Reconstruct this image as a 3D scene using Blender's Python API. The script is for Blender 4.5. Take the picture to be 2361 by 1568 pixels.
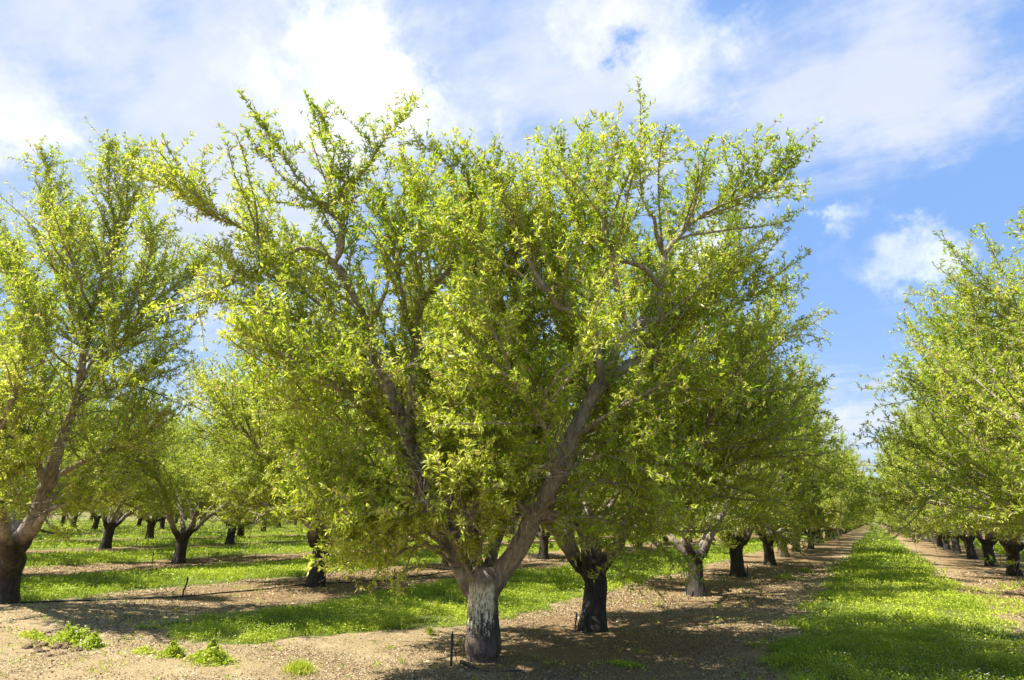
import bpy, math, random
import numpy as np
from mathutils import Matrix, Vector

for o in list(bpy.data.objects):
    bpy.data.objects.remove(o)
SC = bpy.context.scene
COL = SC.collection

# ------------------------------------------------------------------ camera
FPX, CXP, CYP, EYE = 1400.0, 1180.5, 784.0, 1.55
PITCH, YAW, ROLL = math.radians(16.02), math.radians(30.06), math.radians(1.09)
_f = np.array([-math.sin(YAW) * math.cos(PITCH), math.cos(YAW) * math.cos(PITCH), math.sin(PITCH)])
_r = np.array([math.cos(YAW), math.sin(YAW), 0.0])
_u = np.cross(_r, _f)
CXR = math.cos(ROLL) * _r + math.sin(ROLL) * _u
CYU = -math.sin(ROLL) * _r + math.cos(ROLL) * _u
CPOS = np.array([0, 0, EYE])

cam = bpy.data.cameras.new('camera')
cam.sensor_width = 36
cam.lens = FPX / 2361 * 36
cam.clip_start = 0.05
cam.clip_end = 6000
camo = bpy.data.objects.new('camera', cam)
COL.objects.link(camo)
M = Matrix((tuple(CXR) + (0,), tuple(CYU) + (0,), tuple(-_f) + (0,), (0, 0, 0, 1))).transposed()
M.translation = Vector(CPOS)
camo.matrix_world = M
SC.camera = camo


def ray(x, y):
    return _f + (x - CXP) / FPX * CXR - (y - CYP) / FPX * CYU


def at(x, y, Z):
    return CPOS + ray(x, y) * Z


def gnd(x, y):
    d = ray(x, y)
    return CPOS + d * (-EYE / d[2])


def depth(p):
    return float((np.asarray(p) - CPOS) @ _f)


# ------------------------------------------------------------------ render settings, world, sun
SC.view_settings.view_transform = 'Standard'
SC.view_settings.look = 'None'
SC.view_settings.gamma = 1
SC.view_settings.use_curve_mapping = False
SC.view_settings.exposure = 1.3
cy = SC.cycles
cy.max_bounces = 10
cy.diffuse_bounces = 7
cy.glossy_bounces = 2
cy.transmission_bounces = 7
cy.transparent_max_bounces = 4
cy.caustics_reflective = False
cy.caustics_refractive = False
SC.render.use_persistent_data = False

SUN_EL = math.radians(54)
SH_AZ = math.radians(41)            # the direction shadows run on the ground, from +X towards +Y
SDIR = np.array([-math.cos(SUN_EL) * math.cos(SH_AZ), -math.cos(SUN_EL) * math.sin(SH_AZ), math.sin(SUN_EL)])
sun = bpy.data.lights.new('sun', 'SUN')
sun.energy = 5.0
sun.angle = math.radians(0.5)
sun.color = (1.0, 0.955, 0.87)
suno = bpy.data.objects.new('sun', sun)
suno.location = (-20, -10, 40)
suno.rotation_euler = Vector(SDIR).to_track_quat('Z', 'Y').to_euler()
COL.objects.link(suno)


class NT:
    """small helper to write node trees"""

    def __init__(s, tree):
        s.t = tree
        s.n = tree.nodes
        s.l = tree.links

    def node(s, kind, **kw):
        n = s.n.new(kind)
        for k, v in kw.items():
            setattr(n, k, v)
        return n

    def put(s, sock, v):
        if isinstance(v, bpy.types.NodeSocket):
            s.l.new(v, sock)
        else:
            sock.default_value = v

    def math(s, op, a, b=None, c=None, clamp=False):
        n = s.node('ShaderNodeMath', operation=op, use_clamp=clamp)
        s.put(n.inputs[0], a)
        if b is not None:
            s.put(n.inputs[1], b)
        if c is not None:
            s.put(n.inputs[2], c)
        return n.outputs[0]

    def vmath(s, op, a, b=None, out=0):
        n = s.node('ShaderNodeVectorMath', operation=op)
        s.put(n.inputs[0], a)
        if b is not None:
            s.put(n.inputs[3 if op == 'SCALE' else 1], b)
        return n.outputs[out]

    def noise(s, vec, scale, detail=3, rough=0.55, out=0, dist=0.0):
        n = s.node('ShaderNodeTexNoise')
        s.put(n.inputs['Vector'], vec)
        n.inputs['Scale'].default_value = scale
        n.inputs['Detail'].default_value = detail
        n.inputs['Roughness'].default_value = rough
        n.inputs['Distortion'].default_value = dist
        return n.outputs[out]

    def ramp(s, fac, stops, interp='LINEAR'):
        n = s.node('ShaderNodeValToRGB')
        s.put(n.inputs[0], fac)
        cr = n.color_ramp
        cr.interpolation = interp
        while len(cr.elements) < len(stops):
            cr.elements.new(0.5)
        for e, (p, c) in zip(cr.elements, stops):
            e.position = p
            e.color = tuple(c) + (1,) if len(c) == 3 else c
        return n.outputs[0]

    def smooth(s, v, a, b):
        n = s.node('ShaderNodeMapRange', interpolation_type='SMOOTHSTEP', clamp=True)
        s.put(n.inputs[0], v)
        n.inputs[1].default_value = a
        n.inputs[2].default_value = b
        return n.outputs[0]

    def mix(s, fac, a, b, mode='MIX'):
        n = s.node('ShaderNodeMix', data_type='RGBA', blend_type=mode)
        s.put(n.inputs[0], fac)
        for i, v in ((6, a), (7, b)):
            if not isinstance(v, bpy.types.NodeSocket) and len(v) == 3:
                v = tuple(v) + (1,)
            s.put(n.inputs[i], v)
        return n.outputs[2]

    def sep(s, v):
        n = s.node('ShaderNodeSeparateXYZ')
        s.put(n.inputs[0], v)
        return n.outputs

    def comb(s, x, y, z):
        n = s.node('ShaderNodeCombineXYZ')
        for i, v in enumerate((x, y, z)):
            s.put(n.inputs[i], v)
        return n.outputs[0]


world = bpy.data.worlds.new('World')
SC.world = world
world.use_nodes = True
w = NT(world.node_tree)
w.n.clear()
sky = w.node('ShaderNodeTexSky', sky_type='NISHITA')
sky.sun_disc = False
sky.sun_elevation = SUN_EL
sky.sun_rotation = math.atan2(SDIR[0], SDIR[1])
sky.air_density = 1.0
sky.dust_density = 0.6
sky.ozone_density = 1.6
tc = w.node('ShaderNodeTexCoord')
D = tc.outputs['Generated']
dz = w.sep(D)[2]
# clouds live on a layer overhead: direction projected on a plane
inv = w.math('DIVIDE', 1.0, w.math('MAXIMUM', w.math('ADD', dz, 0.10), 0.03))
P = w.vmath('SCALE', D, inv)
warp = w.noise(D, 6.0, 6, 0.65, out=1)
warpc = w.vmath('SUBTRACT', warp, (0.5, 0.5, 0.5))
Dw = w.vmath('ADD', D, w.vmath('SCALE', warpc, 0.30))
Dw2 = w.vmath('NORMALIZE', Dw)
f1 = w.noise(w.vmath('MULTIPLY', P, (1.0, 1.6, 1.0)), 1.7, 6, 0.58, dist=0.3)
f2 = w.noise(D, 13.0, 6, 0.62)
f3 = w.noise(w.vmath('MULTIPLY', P, (1.0, 2.2, 1.0)), 5.5, 4, 0.6, dist=0.2)


def blob(px, py, rad, amp, soft=1.0):
    d = ray(px, py)
    d = d / np.linalg.norm(d)
    c = w.vmath('DOT_PRODUCT', Dw2, tuple(d), out=1)
    a = w.math('ARCCOSINE', w.math('MINIMUM', c, 1.0))
    n = w.node('ShaderNodeMapRange', interpolation_type='SMOOTHERSTEP', clamp=True)
    w.put(n.inputs[0], a)
    n.inputs[1].default_value = rad / FPX
    n.inputs[2].default_value = 0.0
    n.inputs[3].default_value = 0.0
    n.inputs[4].default_value = amp
    return n.outputs[0]


def total(items, start):
    s_ = start
    for it in items:
        s_ = w.math('ADD', s_, blob(*it))
    return s_


# thin, wide veil
veil = total([(250, 120, 700, .5), (700, 300, 620, .42), (1150, 180, 600, .5), (1500, 150, 420, .38), (300, 560, 420, .22),
              (2100, 60, 330, .30), (2080, 190, 270, .34), (2280, 260, 200, .26), (1850, 260, 190, .18), (1720, 440, 180, .3), (1950, 450, 120, .12),
              (1950, 1000, 260, .45), (2180, 960, 300, .35), (1500, 560, 260, .15), (600, 700, 500, .2),
              (1440, 95, 60, -.55), (2290, 480, 330, -.15), (1900, 800, 200, -.1), (390, 340, 170, -.16), (1000, 20, 120, -.15)], 0.0)
veil = w.math('ADD', veil, w.math('MULTIPLY', w.math('SUBTRACT', f1, 0.5), 1.5))
veil = w.math('ADD', veil, w.math('MULTIPLY', w.math('SUBTRACT', f3, 0.5), 0.6))
va = w.smooth(veil, 0.0, 0.85)
# bright heaps
heap = total([(20, 250, 165, .6), (60, 330, 110, .3), (640, 160, 210, .45), (820, 150, 240, .62), (900, 290, 220, .4), (1040, 330, 200, .35), (1000, 230, 180, .3), (1330, 55, 170, .55),
              (1600, 60, 240, .55), (1500, 180, 180, .2), (1360, 180, 150, .15), (1700, 555, 120, .8), (1620, 610, 110, .6), (1740, 615, 90, .25), (1925, 500, 95, .46), (1900, 520, 60, .2),
              (2050, 600, 115, .34), (2130, 605, 95, .38), (1915, 608, 80, .28), (2040, 690, 95, .24), (2250, 485, 60, .2), (1900, 960, 90, .45), (200, 190, 300, .2),
              (1440, 90, 75, -.8), (1180, 700, 300, .4), (850, 620, 350, .35), (500, 930, 300, .4)], 0.0)
heap = w.math('ADD', heap, w.math('MULTIPLY', w.math('SUBTRACT', f2, 0.5), 1.1))
heap = w.math('ADD', heap, w.math('MULTIPLY', w.math('SUBTRACT', f1, 0.5), 0.25))
ha = w.smooth(heap, 0.12, 1.1)
tone = w.noise(P, 2.3, 4, 0.6)
skyc = w.mix(0.7, sky.outputs[0], (2.2, 4.0, 7.9))
hz = w.smooth(dz, 0.40, 0.0)
skyc = w.mix(w.math('MULTIPLY', hz, 0.38), skyc, (4.9, 5.9, 7.4))
veilc = w.mix(tone, (5.0, 5.4, 6.5), (6.6, 6.9, 7.6))
c1 = w.mix(w.math('MULTIPLY', va, 0.88), skyc, veilc)
c2 = w.mix(w.math('MULTIPLY', ha, 0.95), c1, w.mix(w.smooth(w.noise(D, 9.0, 6, .6), .35, .62), (7.0, 7.3, 8.3), (9.2, 9.25, 9.5)))
bg = w.node('ShaderNodeBackground')
w.put(bg.inputs[0], c2)
bg.inputs[1].default_value = 0.060
wo = w.node('ShaderNodeOutputWorld')
w.l.new(bg.outputs[0], wo.inputs[0])


# ------------------------------------------------------------------ naming helpers
def tag(o, label=None, cat=None, group=None, kind=None):
    if label:
        o['label'] = label
    if cat:
        o['category'] = cat
    if group:
        o['group'] = group
    if kind:
        o['kind'] = kind
    return o


def link(name, me, mat=None, parent=None):
    o = bpy.data.objects.new(name, me)
    COL.objects.link(o)
    if mat is not None and me is not None and len(me.materials) == 0:
        me.materials.append(mat)
    if parent is not None:
        o.parent = parent
    return o


def thing(name, label, cat, loc, group=None):
    o = bpy.data.objects.new(name, None)
    o.empty_display_size = 0.3
    COL.objects.link(o)
    o.location = tuple(loc)
    return tag(o, label, cat, group)


def mesh_from(name, V, F, smooth=False, attr=None):
    """V (N,3), F (M,k) all the same size k; attr: dict name -> per face floats"""
    me = bpy.data.meshes.new(name)
    V = np.ascontiguousarray(V, dtype=np.float32)
    F = np.ascontiguousarray(F, dtype=np.int32)
    k = F.shape[1]
    me.vertices.add(len(V))
    me.vertices.foreach_set('co', V.ravel())
    me.loops.add(F.size)
    me.loops.foreach_set('vertex_index', F.ravel())
    me.polygons.add(len(F))
    me.polygons.foreach_set('loop_start', np.arange(0, F.size, k, dtype=np.int32))
    me.polygons.foreach_set('loop_total', np.full(len(F), k, dtype=np.int32))
    if smooth:
        me.polygons.foreach_set('use_smooth', np.ones(len(F), dtype=bool))
    if attr:
        for n, a in attr.items():
            at_ = me.attributes.new(n, 'FLOAT', 'FACE')
            at_.data.foreach_set('value', np.asarray(a, dtype=np.float32))
    me.update(calc_edges=True)
    return me


def norm(a):
    return a / np.maximum(np.linalg.norm(a, axis=-1, keepdims=True), 1e-9)


# ------------------------------------------------------------------ value noise in numpy
_tab = np.random.default_rng(5).random(65536).astype(np.float32)


def vnoise(p, scale=1.0, seed=0):
    p = np.asarray(p, dtype=np.float64) * scale
    if p.shape[-1] == 2:
        p = np.concatenate([p, np.zeros(p.shape[:-1] + (1,))], axis=-1)
    i = np.floor(p).astype(np.int64)
    f = p - i
    f = f * f * (3 - 2 * f)
    r = 0
    for a in (0, 1):
        for b in (0, 1):
            for c in (0, 1):
                h = ((i[..., 0] + a) * 73856093) ^ ((i[..., 1] + b) * 19349663) ^ ((i[..., 2] + c) * 83492791) ^ (seed * 2654435)
                v = _tab[h & 65535]
                wgt = (f[..., 0] if a else 1 - f[..., 0]) * (f[..., 1] if b else 1 - f[..., 1]) * (f[..., 2] if c else 1 - f[..., 2])
                r = r + v * wgt
    return r


def fbm(p, scale=1.0, octv=4, seed=0):
    s = 0
    a = 1.0
    t = 0
    for k in range(octv):
        s = s + a * vnoise(p, scale * 2 ** k, seed + k)
        t += a
        a *= 0.5
    return s / t


# ------------------------------------------------------------------ materials
def new_mat(name):
    m = bpy.data.materials.new(name)
    m.use_nodes = True
    t = NT(m.node_tree)
    t.n.clear()
    out = t.node('ShaderNodeOutputMaterial')
    return m, t, out


def leaf_material(name, stops, trans, rough=0.42, tmix=0.42, spec=0.45):
    m, t, out = new_mat(name)
    a = t.node('ShaderNodeAttribute', attribute_name='tint')
    col = t.ramp(a.outputs['Fac'], stops)
    p = t.node('ShaderNodeBsdfPrincipled')
    t.put(p.inputs['Base Color'], col)
    p.inputs['Roughness'].default_value = rough
    p.inputs['Specular IOR Level'].default_value = spec
    tr = t.node('ShaderNodeBsdfTranslucent')
    t.put(tr.inputs['Color'], t.mix(1.0, col, trans, 'MULTIPLY'))
    mx = t.node('ShaderNodeMixShader')
    mx.inputs[0].default_value = tmix
    t.l.new(p.outputs[0], mx.inputs[1])
    t.l.new(tr.outputs[0], mx.inputs[2])
    t.l.new(mx.outputs[0], out.inputs[0])
    return m


MAT_LEAF = leaf_material('almond_leaf', [(0.0, (.22, .33, .022)), (0.35, (.37, .46, .035)), (0.72, (.53, .58, .07)), (0.93, (.72, .72, .24)),
                                         (0.96, (.50, .38, .20)), (1.0, (.33, .18, .11))], (1.25, 1.25, .8), tmix=0.5)
MAT_COVER = leaf_material('ground_cover_leaf', [(0.0, (.18, .265, .022)), (0.5, (.37, .44, .035)), (0.9, (.58, .58, .085)), (1.0, (.68, .56, .28))],
                          (1.2, 1.3, .8), rough=0.5, tmix=0.35, spec=0.3)


def bark_material(name, whitewash=False, paint_top=0.98):
    m, t, out = new_mat(name)
    tcx = t.node('ShaderNodeTexCoord')
    O = tcx.outputs['Object']
    z = t.sep(O)[2]
    st = t.vmath('MULTIPLY', O, (1.0, 1.0, 0.28))
    n1 = t.noise(st, 26.0, 6, 0.65)
    n2 = t.noise(O, 5.0, 4, 0.6)
    ring = t.noise(t.vmath('MULTIPLY', O, (.35, .35, 2.2)), 22.0, 3, 0.6)
    limb = t.ramp(n1, [(0.25, (.12, .095, .07)), (0.5, (.31, .26, .20)), (0.78, (.56, .50, .42))])
    limb = t.mix(t.math('MULTIPLY', ring, 0.35), limb, (.10, .065, .04))
    limb = t.mix(t.smooth(n2, 0.55, 0.75), limb, (.13, .105, .055))
    dark = t.ramp(n1, [(0.3, (.025, .020, .016)), (0.60, (.085, .068, .053)), (0.8, (.24, .20, .155))] if whitewash else [(0.3, (.014, .012, .010)), (0.60, (.058, .047, .038)), (0.82, (.17, .14, .11))])
    edge = t.math('ADD', z, t.math('MULTIPLY', t.math('SUBTRACT', n2, 0.5), 0.5))
    fac = t.smooth(edge, paint_top - 0.10, paint_top + 0.22)
    col = t.mix(fac, dark, limb)
    if whitewash:
        side = t.vmath('DOT_PRODUCT', O, tuple(norm(np.array([.35, -.95, 0.0]))), out=1)
        sidem = t.smooth(t.math('ADD', side, t.math('MULTIPLY', t.math('SUBTRACT', n2, .5), .18)), 0.075, 0.115)
        # worn paint: nearly whole just under the crotch, islands and runs lower down
        fl = t.noise(t.vmath('MULTIPLY', O, (1.0, 1.0, 0.40)), 24.0, 7, 0.74)
        runs = t.noise(t.vmath('MULTIPLY', O, (1.0, 1.0, 0.10)), 22.0, 4, 0.6)
        th = t.math('ADD', t.math('ADD', t.math('MULTIPLY', t.math('SUBTRACT', z, 0.50), 0.85), fl), t.math('MULTIPLY', t.math('SUBTRACT', runs, .5), .55))
        pm = t.math('MULTIPLY', t.smooth(th, 0.40, 0.475), sidem)
        pm = t.math('MULTIPLY', pm, t.smooth(t.math('ADD', z, t.math('MULTIPLY', n2, .14)), 0.90, 0.80))
        pm = t.math('MULTIPLY', pm, t.smooth(z, 0.22, 0.32))
        crack = t.smooth(t.noise(t.vmath('MULTIPLY', O, (1, 1, .28)), 52.0, 6, .75), 0.42, 0.52)
        pm = t.math('MULTIPLY', pm, t.math('ADD', t.math('MULTIPLY', crack, .85), .15))
        mid = t.mix(t.smooth(t.math('ADD', z, t.math('MULTIPLY', n2, .3)), 0.58, 0.80), dark, t.ramp(n1, [(0.3, (.08, .06, .04)), (.75, (.27, .22, .15))]))
        fac2 = t.smooth(edge, 0.72, 0.95)
        col = t.mix(fac2, mid, limb)
        low = t.smooth(z, 0.33, 0.18)
        col = t.mix(low, col, t.ramp(n1, [(0.3, (.045, .032, .024)), (.75, (.22, .165, .125))]))
        paint = t.ramp(t.noise(O, 18.0, 5, .7), [(.3, (.42, .36, .20)), (.5, (.70, .65, .42)), (.7, (.85, .82, .66))])
        col = t.mix(pm, col, paint)
    p = t.node('ShaderNodeBsdfPrincipled')
    t.put(p.inputs['Base Color'], col)
    p.inputs['Roughness'].default_value = 0.78
    p.inputs['Specular IOR Level'].default_value = 0.3
    b = t.node('ShaderNodeBump')
    b.inputs['Strength'].default_value = 0.9
    b.inputs['Distance'].default_value = 0.018
    t.put(b.inputs['Height'], t.math('ADD', n1, t.math('MULTIPLY', ring, 0.5)))
    t.l.new(b.outputs[0], p.inputs['Normal'])
    t.l.new(p.outputs[0], out.inputs[0])
    return m


MAT_BARK = bark_material('almond_bark')
MAT_BARK_WW = bark_material('almond_bark_whitewashed', True, .86)


def plain(name, col, rough=0.6, spec=0.4, var=0.25, scale=30):
    m, t, out = new_mat(name)
    O = t.node('ShaderNodeTexCoord').outputs['Object']
    n = t.noise(O, scale, 4, 0.6)
    c = t.mix(n, tuple(x * (1 - var) for x in col), tuple(min(1, x * (1 + var)) for x in col))
    p = t.node('ShaderNodeBsdfPrincipled')
    t.put(p.inputs['Base Color'], c)
    p.inputs['Roughness'].default_value = rough
    p.inputs['Specular IOR Level'].default_value = spec
    t.l.new(p.outputs[0], out.inputs[0])
    return m


MAT_HOSE = plain('black_poly_hose', (.018, .018, .02), 0.45)
MAT_STAKE = plain('grey_black_plastic', (.035, .037, .045), 0.5)
MAT_TUBE = plain('thin_dark_tube', (.05, .05, .05), 0.45)
MAT_SOIL = plain('dark_moist_soil', (.17, .115, .07), 0.95, 0.1, 0.5, 40)
MAT_POLE = plain('weathered_pole_wood', (.16, .13, .10), 0.8)
MAT_PETAL = plain('pale_violet_petal', (.55, .48, .72), 0.6, 0.2, 0.2)
MAT_TWIG = plain('bleached_twig', (.42, .36, .29), 0.8, 0.2)


# ------------------------------------------------------------------ ground layout
PITCHX = 7.12
LANE_C = 0.17


def strip_half(x):
    return np.where(np.abs(x) < 3.5, 1.38, np.where(x < -18, 2.15, 1.72))


def cover_mask(x, y):
    """1 inside the green strips between the tree rows"""
    k = np.round((x - LANE_C) / PITCHX)
    c = LANE_C + k * PITCHX
    p = np.stack([x, y], -1)
    wob = (fbm(p, 0.9, 3, 11) - 0.5) * 0.9 + (fbm(p, 4.0, 2, 31) - 0.5) * 0.45
    d = strip_half(x) - np.abs(x - c) + wob + (fbm(p, 11.0, 2, 37) - 0.5) * 0.5
    front = np.where(k == 0, y + 50, np.where(k == -1, y - (5.35 + np.clip(x + 7.0, 0, 3) * 1.6) + wob * 1.2, y - 4.6 + wob))
    front = np.where(k > 0, y - 2, front)
    return np.minimum(d, front)


def ground_h(x, y):
    p = np.stack([x, y], -1)
    near = np.exp(-((x + 4) ** 2 + (y - 8) ** 2) / 900.0)
    return ((fbm(p, 0.35, 3, 3) - 0.5) * 0.07 + (fbm(p, 2.2, 3, 7) - 0.5) * 0.028 + (fbm(p, 9, 2, 9) - 0.5) * 0.010) * near


def axis(lo, hi, c0, c1, step, growth, far):
    a = list(np.arange(c0, c1, step))
    s, v = step, c1
    while v < far:
        a.append(v)
        s *= growth
        v += s
    s, v = step, c0
    b = []
    while v > -far:
        s *= growth
        v -= s
        b.append(v)
    return np.array(b[::-1] + a)


gx = axis(0, 0, -11, 5, 0.045, 1.0125, 130)
gx = np.concatenate([-130 - np.geomspace(4000, 5, 20), gx, 130 + np.geomspace(5, 4000, 20)])
gy = axis(0, 0, 2.0, 13, 0.045, 1.06, 4000)
GX, GY = np.meshgrid(gx, gy)
GZ = ground_h(GX, GY)
GC = np.clip(cover_mask(GX, GY) * 3.0 + 0.6, 0, 1)
nx, ny = len(gx), len(gy)
V = np.stack([GX, GY, GZ], -1).reshape(-1, 3)
idx = np.arange(nx * ny).reshape(ny, nx)
F = np.stack([idx[:-1, :-1], idx[:-1, 1:], idx[1:, 1:], idx[1:, :-1]], -1).reshape(-1, 4)
mg, t, out = new_mat('orchard_floor')
tcx = t.node('ShaderNodeTexCoord')
O = tcx.outputs['Object']
ox, oy, oz = t.sep(O)
big = t.noise(O, 0.55, 4, 0.6)
mid = t.noise(O, 4.0, 5, 0.65)
fine = t.noise(O, 38.0, 5, 0.7)
vfine = t.noise(O, 150.0, 3, 0.7)
soil = t.ramp(mid, [(0.3, (.23, .18, .11)), (0.55, (.33, .27, .168)), (0.8, (.42, .35, .225))])
soil = t.mix(t.smooth(fine, 0.50, 0.70), soil, (.13, .08, .045))
soil = t.mix(t.math('MULTIPLY', t.smooth(big, 0.5, 0.68), 0.35), soil, (.24, .17, .10))
soil = t.mix(t.smooth(fine, 0.46, 0.28), soil, (.50, .40, .26))
soil = t.mix(t.math('MULTIPLY', t.smooth(vfine, 0.58, 0.70), 0.6), soil, (.08, .05, .032))
soil = t.mix(t.math('MULTIPLY', t.smooth(vfine, 0.40, 0.30), 0.5), soil, (.58, .47, .31))
# hull litter lies thicker along the tree rows
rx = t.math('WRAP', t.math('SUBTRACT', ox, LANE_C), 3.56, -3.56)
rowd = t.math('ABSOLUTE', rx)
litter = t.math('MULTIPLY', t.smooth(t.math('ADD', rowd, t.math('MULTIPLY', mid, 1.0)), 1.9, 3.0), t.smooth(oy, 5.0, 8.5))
straw = t.noise(t.vmath('MULTIPLY', O, (1.0, 1.7, 1.0)), 75.0, 3, .8)
sm_ = t.math('MULTIPLY', t.math('MULTIPLY', t.smooth(oy, 5.6, 4.2), t.smooth(ox, -4.6, -6.2)), t.smooth(straw, .48, .62))
soil = t.mix(t.math('MULTIPLY', sm_, .55), soil, (.62, .50, .28))
trk = t.math('ABSOLUTE', t.math('SUBTRACT', t.math('ABSOLUTE', t.math('ADD', t.math('SUBTRACT', oy, 4.6), t.math('MULTIPLY', ox, .06))), .8))
soil = t.mix(t.math('MULTIPLY', t.math('MULTIPLY', t.smooth(trk, .30, .05), t.smooth(big, .35, .6)), .35), soil, (.47, .40, .28))
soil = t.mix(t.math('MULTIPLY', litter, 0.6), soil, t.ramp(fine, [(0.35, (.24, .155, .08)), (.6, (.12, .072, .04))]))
cov = t.node('ShaderNodeAttribute', attribute_name='cover').outputs['Fac']
green = t.ramp(fine, [(0.3, (.05, .10, .012)), (0.6, (.11, .17, .02)), (0.8, (.20, .21, .05))])
col = t.mix(t.math('MULTIPLY', t.smooth(t.math('ADD', cov, t.math('MULTIPLY', t.math('SUBTRACT', fine, .5), 1.2)), .35, .8), 0.85), soil, green)
p = t.node('ShaderNodeBsdfPrincipled')
t.put(p.inputs['Base Color'], t.mix(1.0, col, (1.0, .93, .80), 'MULTIPLY'))
p.inputs['Roughness'].default_value = 0.95
p.inputs['Specular IOR Level'].default_value = 0.15
b = t.node('ShaderNodeBump')
b.inputs['Strength'].default_value = 1.0
b.inputs['Distance'].default_value = 0.02
t.put(b.inputs['Height'], t.math('ADD', fine, t.math('MULTIPLY', vfine, 0.4)))
t.l.new(b.outputs[0], p.inputs['Normal'])
t.l.new(p.outputs[0], out.inputs[0])
gme = mesh_from('ground', V, F, True)
ga = gme.attributes.new('cover', 'FLOAT', 'POINT')
ga.data.foreach_set('value', GC.ravel().astype(np.float32))
go = link('ground', gme, mg)
tag(go, kind='structure')

# a bare dirt cross road at the end of the long rows
rv = np.array([[-60, 428, .02], [60, 428, .02], [60, 440, .02], [-60, 440, .02]])
ro = link('dirt_road', mesh_from('dirt_road', rv, np.array([[0, 1, 2, 3]])), plain('road_dirt', (.42, .32, .2), .95, .1, .2, 2))
tag(ro, kind='structure')


# ------------------------------------------------------------------ tree building
def resample(pts, rad, step):
    """smooth a control polyline (Catmull-Rom) into evenly spaced points"""
    pts = np.asarray(pts, float)
    rad = np.asarray(rad, float)
    n = len(pts)
    P0 = np.vstack([2 * pts[0] - pts[1], pts, 2 * pts[-1] - pts[-2]])
    outp, outr = [], []
    for i in range(n - 1):
        a, b_, c, d = P0[i], P0[i + 1], P0[i + 2], P0[i + 3]
        L = np.linalg.norm(c - b_)
        m = max(2, int(L / step))
        for k in range(m):
            u = k / m
            outp.append(0.5 * ((2 * b_) + (-a + c) * u + (2 * a - 5 * b_ + 4 * c - d) * u * u + (-a + 3 * b_ - 3 * c + d) * u ** 3))
            outr.append(rad[i] * (1 - u) + rad[i + 1] * u)
    outp.append(pts[-1])
    outr.append(rad[-1])
    return np.array(outp), np.array(outr)


def tubes(P, R, sides):
    """P (M,n,3), R (M,n) -> verts, quads of M open tubes closed by a point at the tip"""
    Mn, n, _ = P.shape
    T = np.empty_like(P)
    T[:, 1:-1] = P[:, 2:] - P[:, :-2]
    T[:, 0] = P[:, 1] - P[:, 0]
    T[:, -1] = P[:, -1] - P[:, -2]
    T = norm(T)
    ref = np.where(np.abs(T[:, :1, 2:3]) > 0.9, np.array([[[1., 0, 0]]]), np.array([[[0, 0, 1.]]]))
    ref = np.broadcast_to(ref, T.shape)
    A = norm(np.cross(T, ref))
    B = np.cross(T, A)
    ang = np.arange(sides) / sides * 2 * np.pi
    V = P[:, :, None] + R[:, :, None, None] * (A[:, :, None] * np.cos(ang)[None, None, :, None] + B[:, :, None] * np.sin(ang)[None, None, :, None])
    V = V.reshape(-1, 3)
    base = (np.arange(Mn) * n * sides)[:, None, None]
    i = np.arange(n - 1)[None, :, None] * sides
    j = np.arange(sides)[None, None, :]
    j2 = (j + 1) % sides
    F = np.stack([base + i + j, base + i + j2, base + i + sides + j2, base + i + sides + j], -1).reshape(-1, 4)
    return V, F


def grow_many(S, Dr, L, n, wob, trop, rng):
    """M branches at once; S, Dr (M,3), L (M,), trop (M,) upward pull"""
    Mn = len(S)
    P = np.empty((Mn, n + 1, 3))
    P[:, 0] = S
    d = norm(Dr)
    for k in range(n):
        d = norm(d + rng.normal(0, wob, (Mn, 3)) + np.stack([0 * trop, 0 * trop, trop], -1) / n)
        P[:, k + 1] = P[:, k] + d * (L / n)[:, None]
    return P


def sample_on(P, tmin, tmax, spacing, rng, dens=None):
    """random points along M polylines: returns pos, tangent, t, branch index"""
    seg = np.linalg.norm(np.diff(P, axis=1), axis=2)
    L = seg.sum(1)
    cnt = np.maximum(0, (L * (tmax - tmin) / spacing + rng.random(len(P)))).astype(int)
    bi = np.repeat(np.arange(len(P)), cnt)
    # stratified t
    start = np.concatenate([[0], np.cumsum(cnt)[:-1]])
    k = np.arange(len(bi)) - start[bi]
    tt = tmin + (tmax - tmin) * (k + rng.random(len(bi)) * 0.9) / np.maximum(cnt[bi], 1)
    n = P.shape[1] - 1
    x = np.clip(tt * n, 0, n - 1e-6)
    i = x.astype(int)
    f = (x - i)[:, None]
    p0, p1 = P[bi, i], P[bi, i + 1]
    return p0 * (1 - f) + p1 * f, norm(p1 - p0), tt, bi


def perp_random(T, rng):
    r = rng.normal(0, 1, T.shape)
    r -= (r * T).sum(-1, keepdims=True) * T
    return norm(r)


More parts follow.
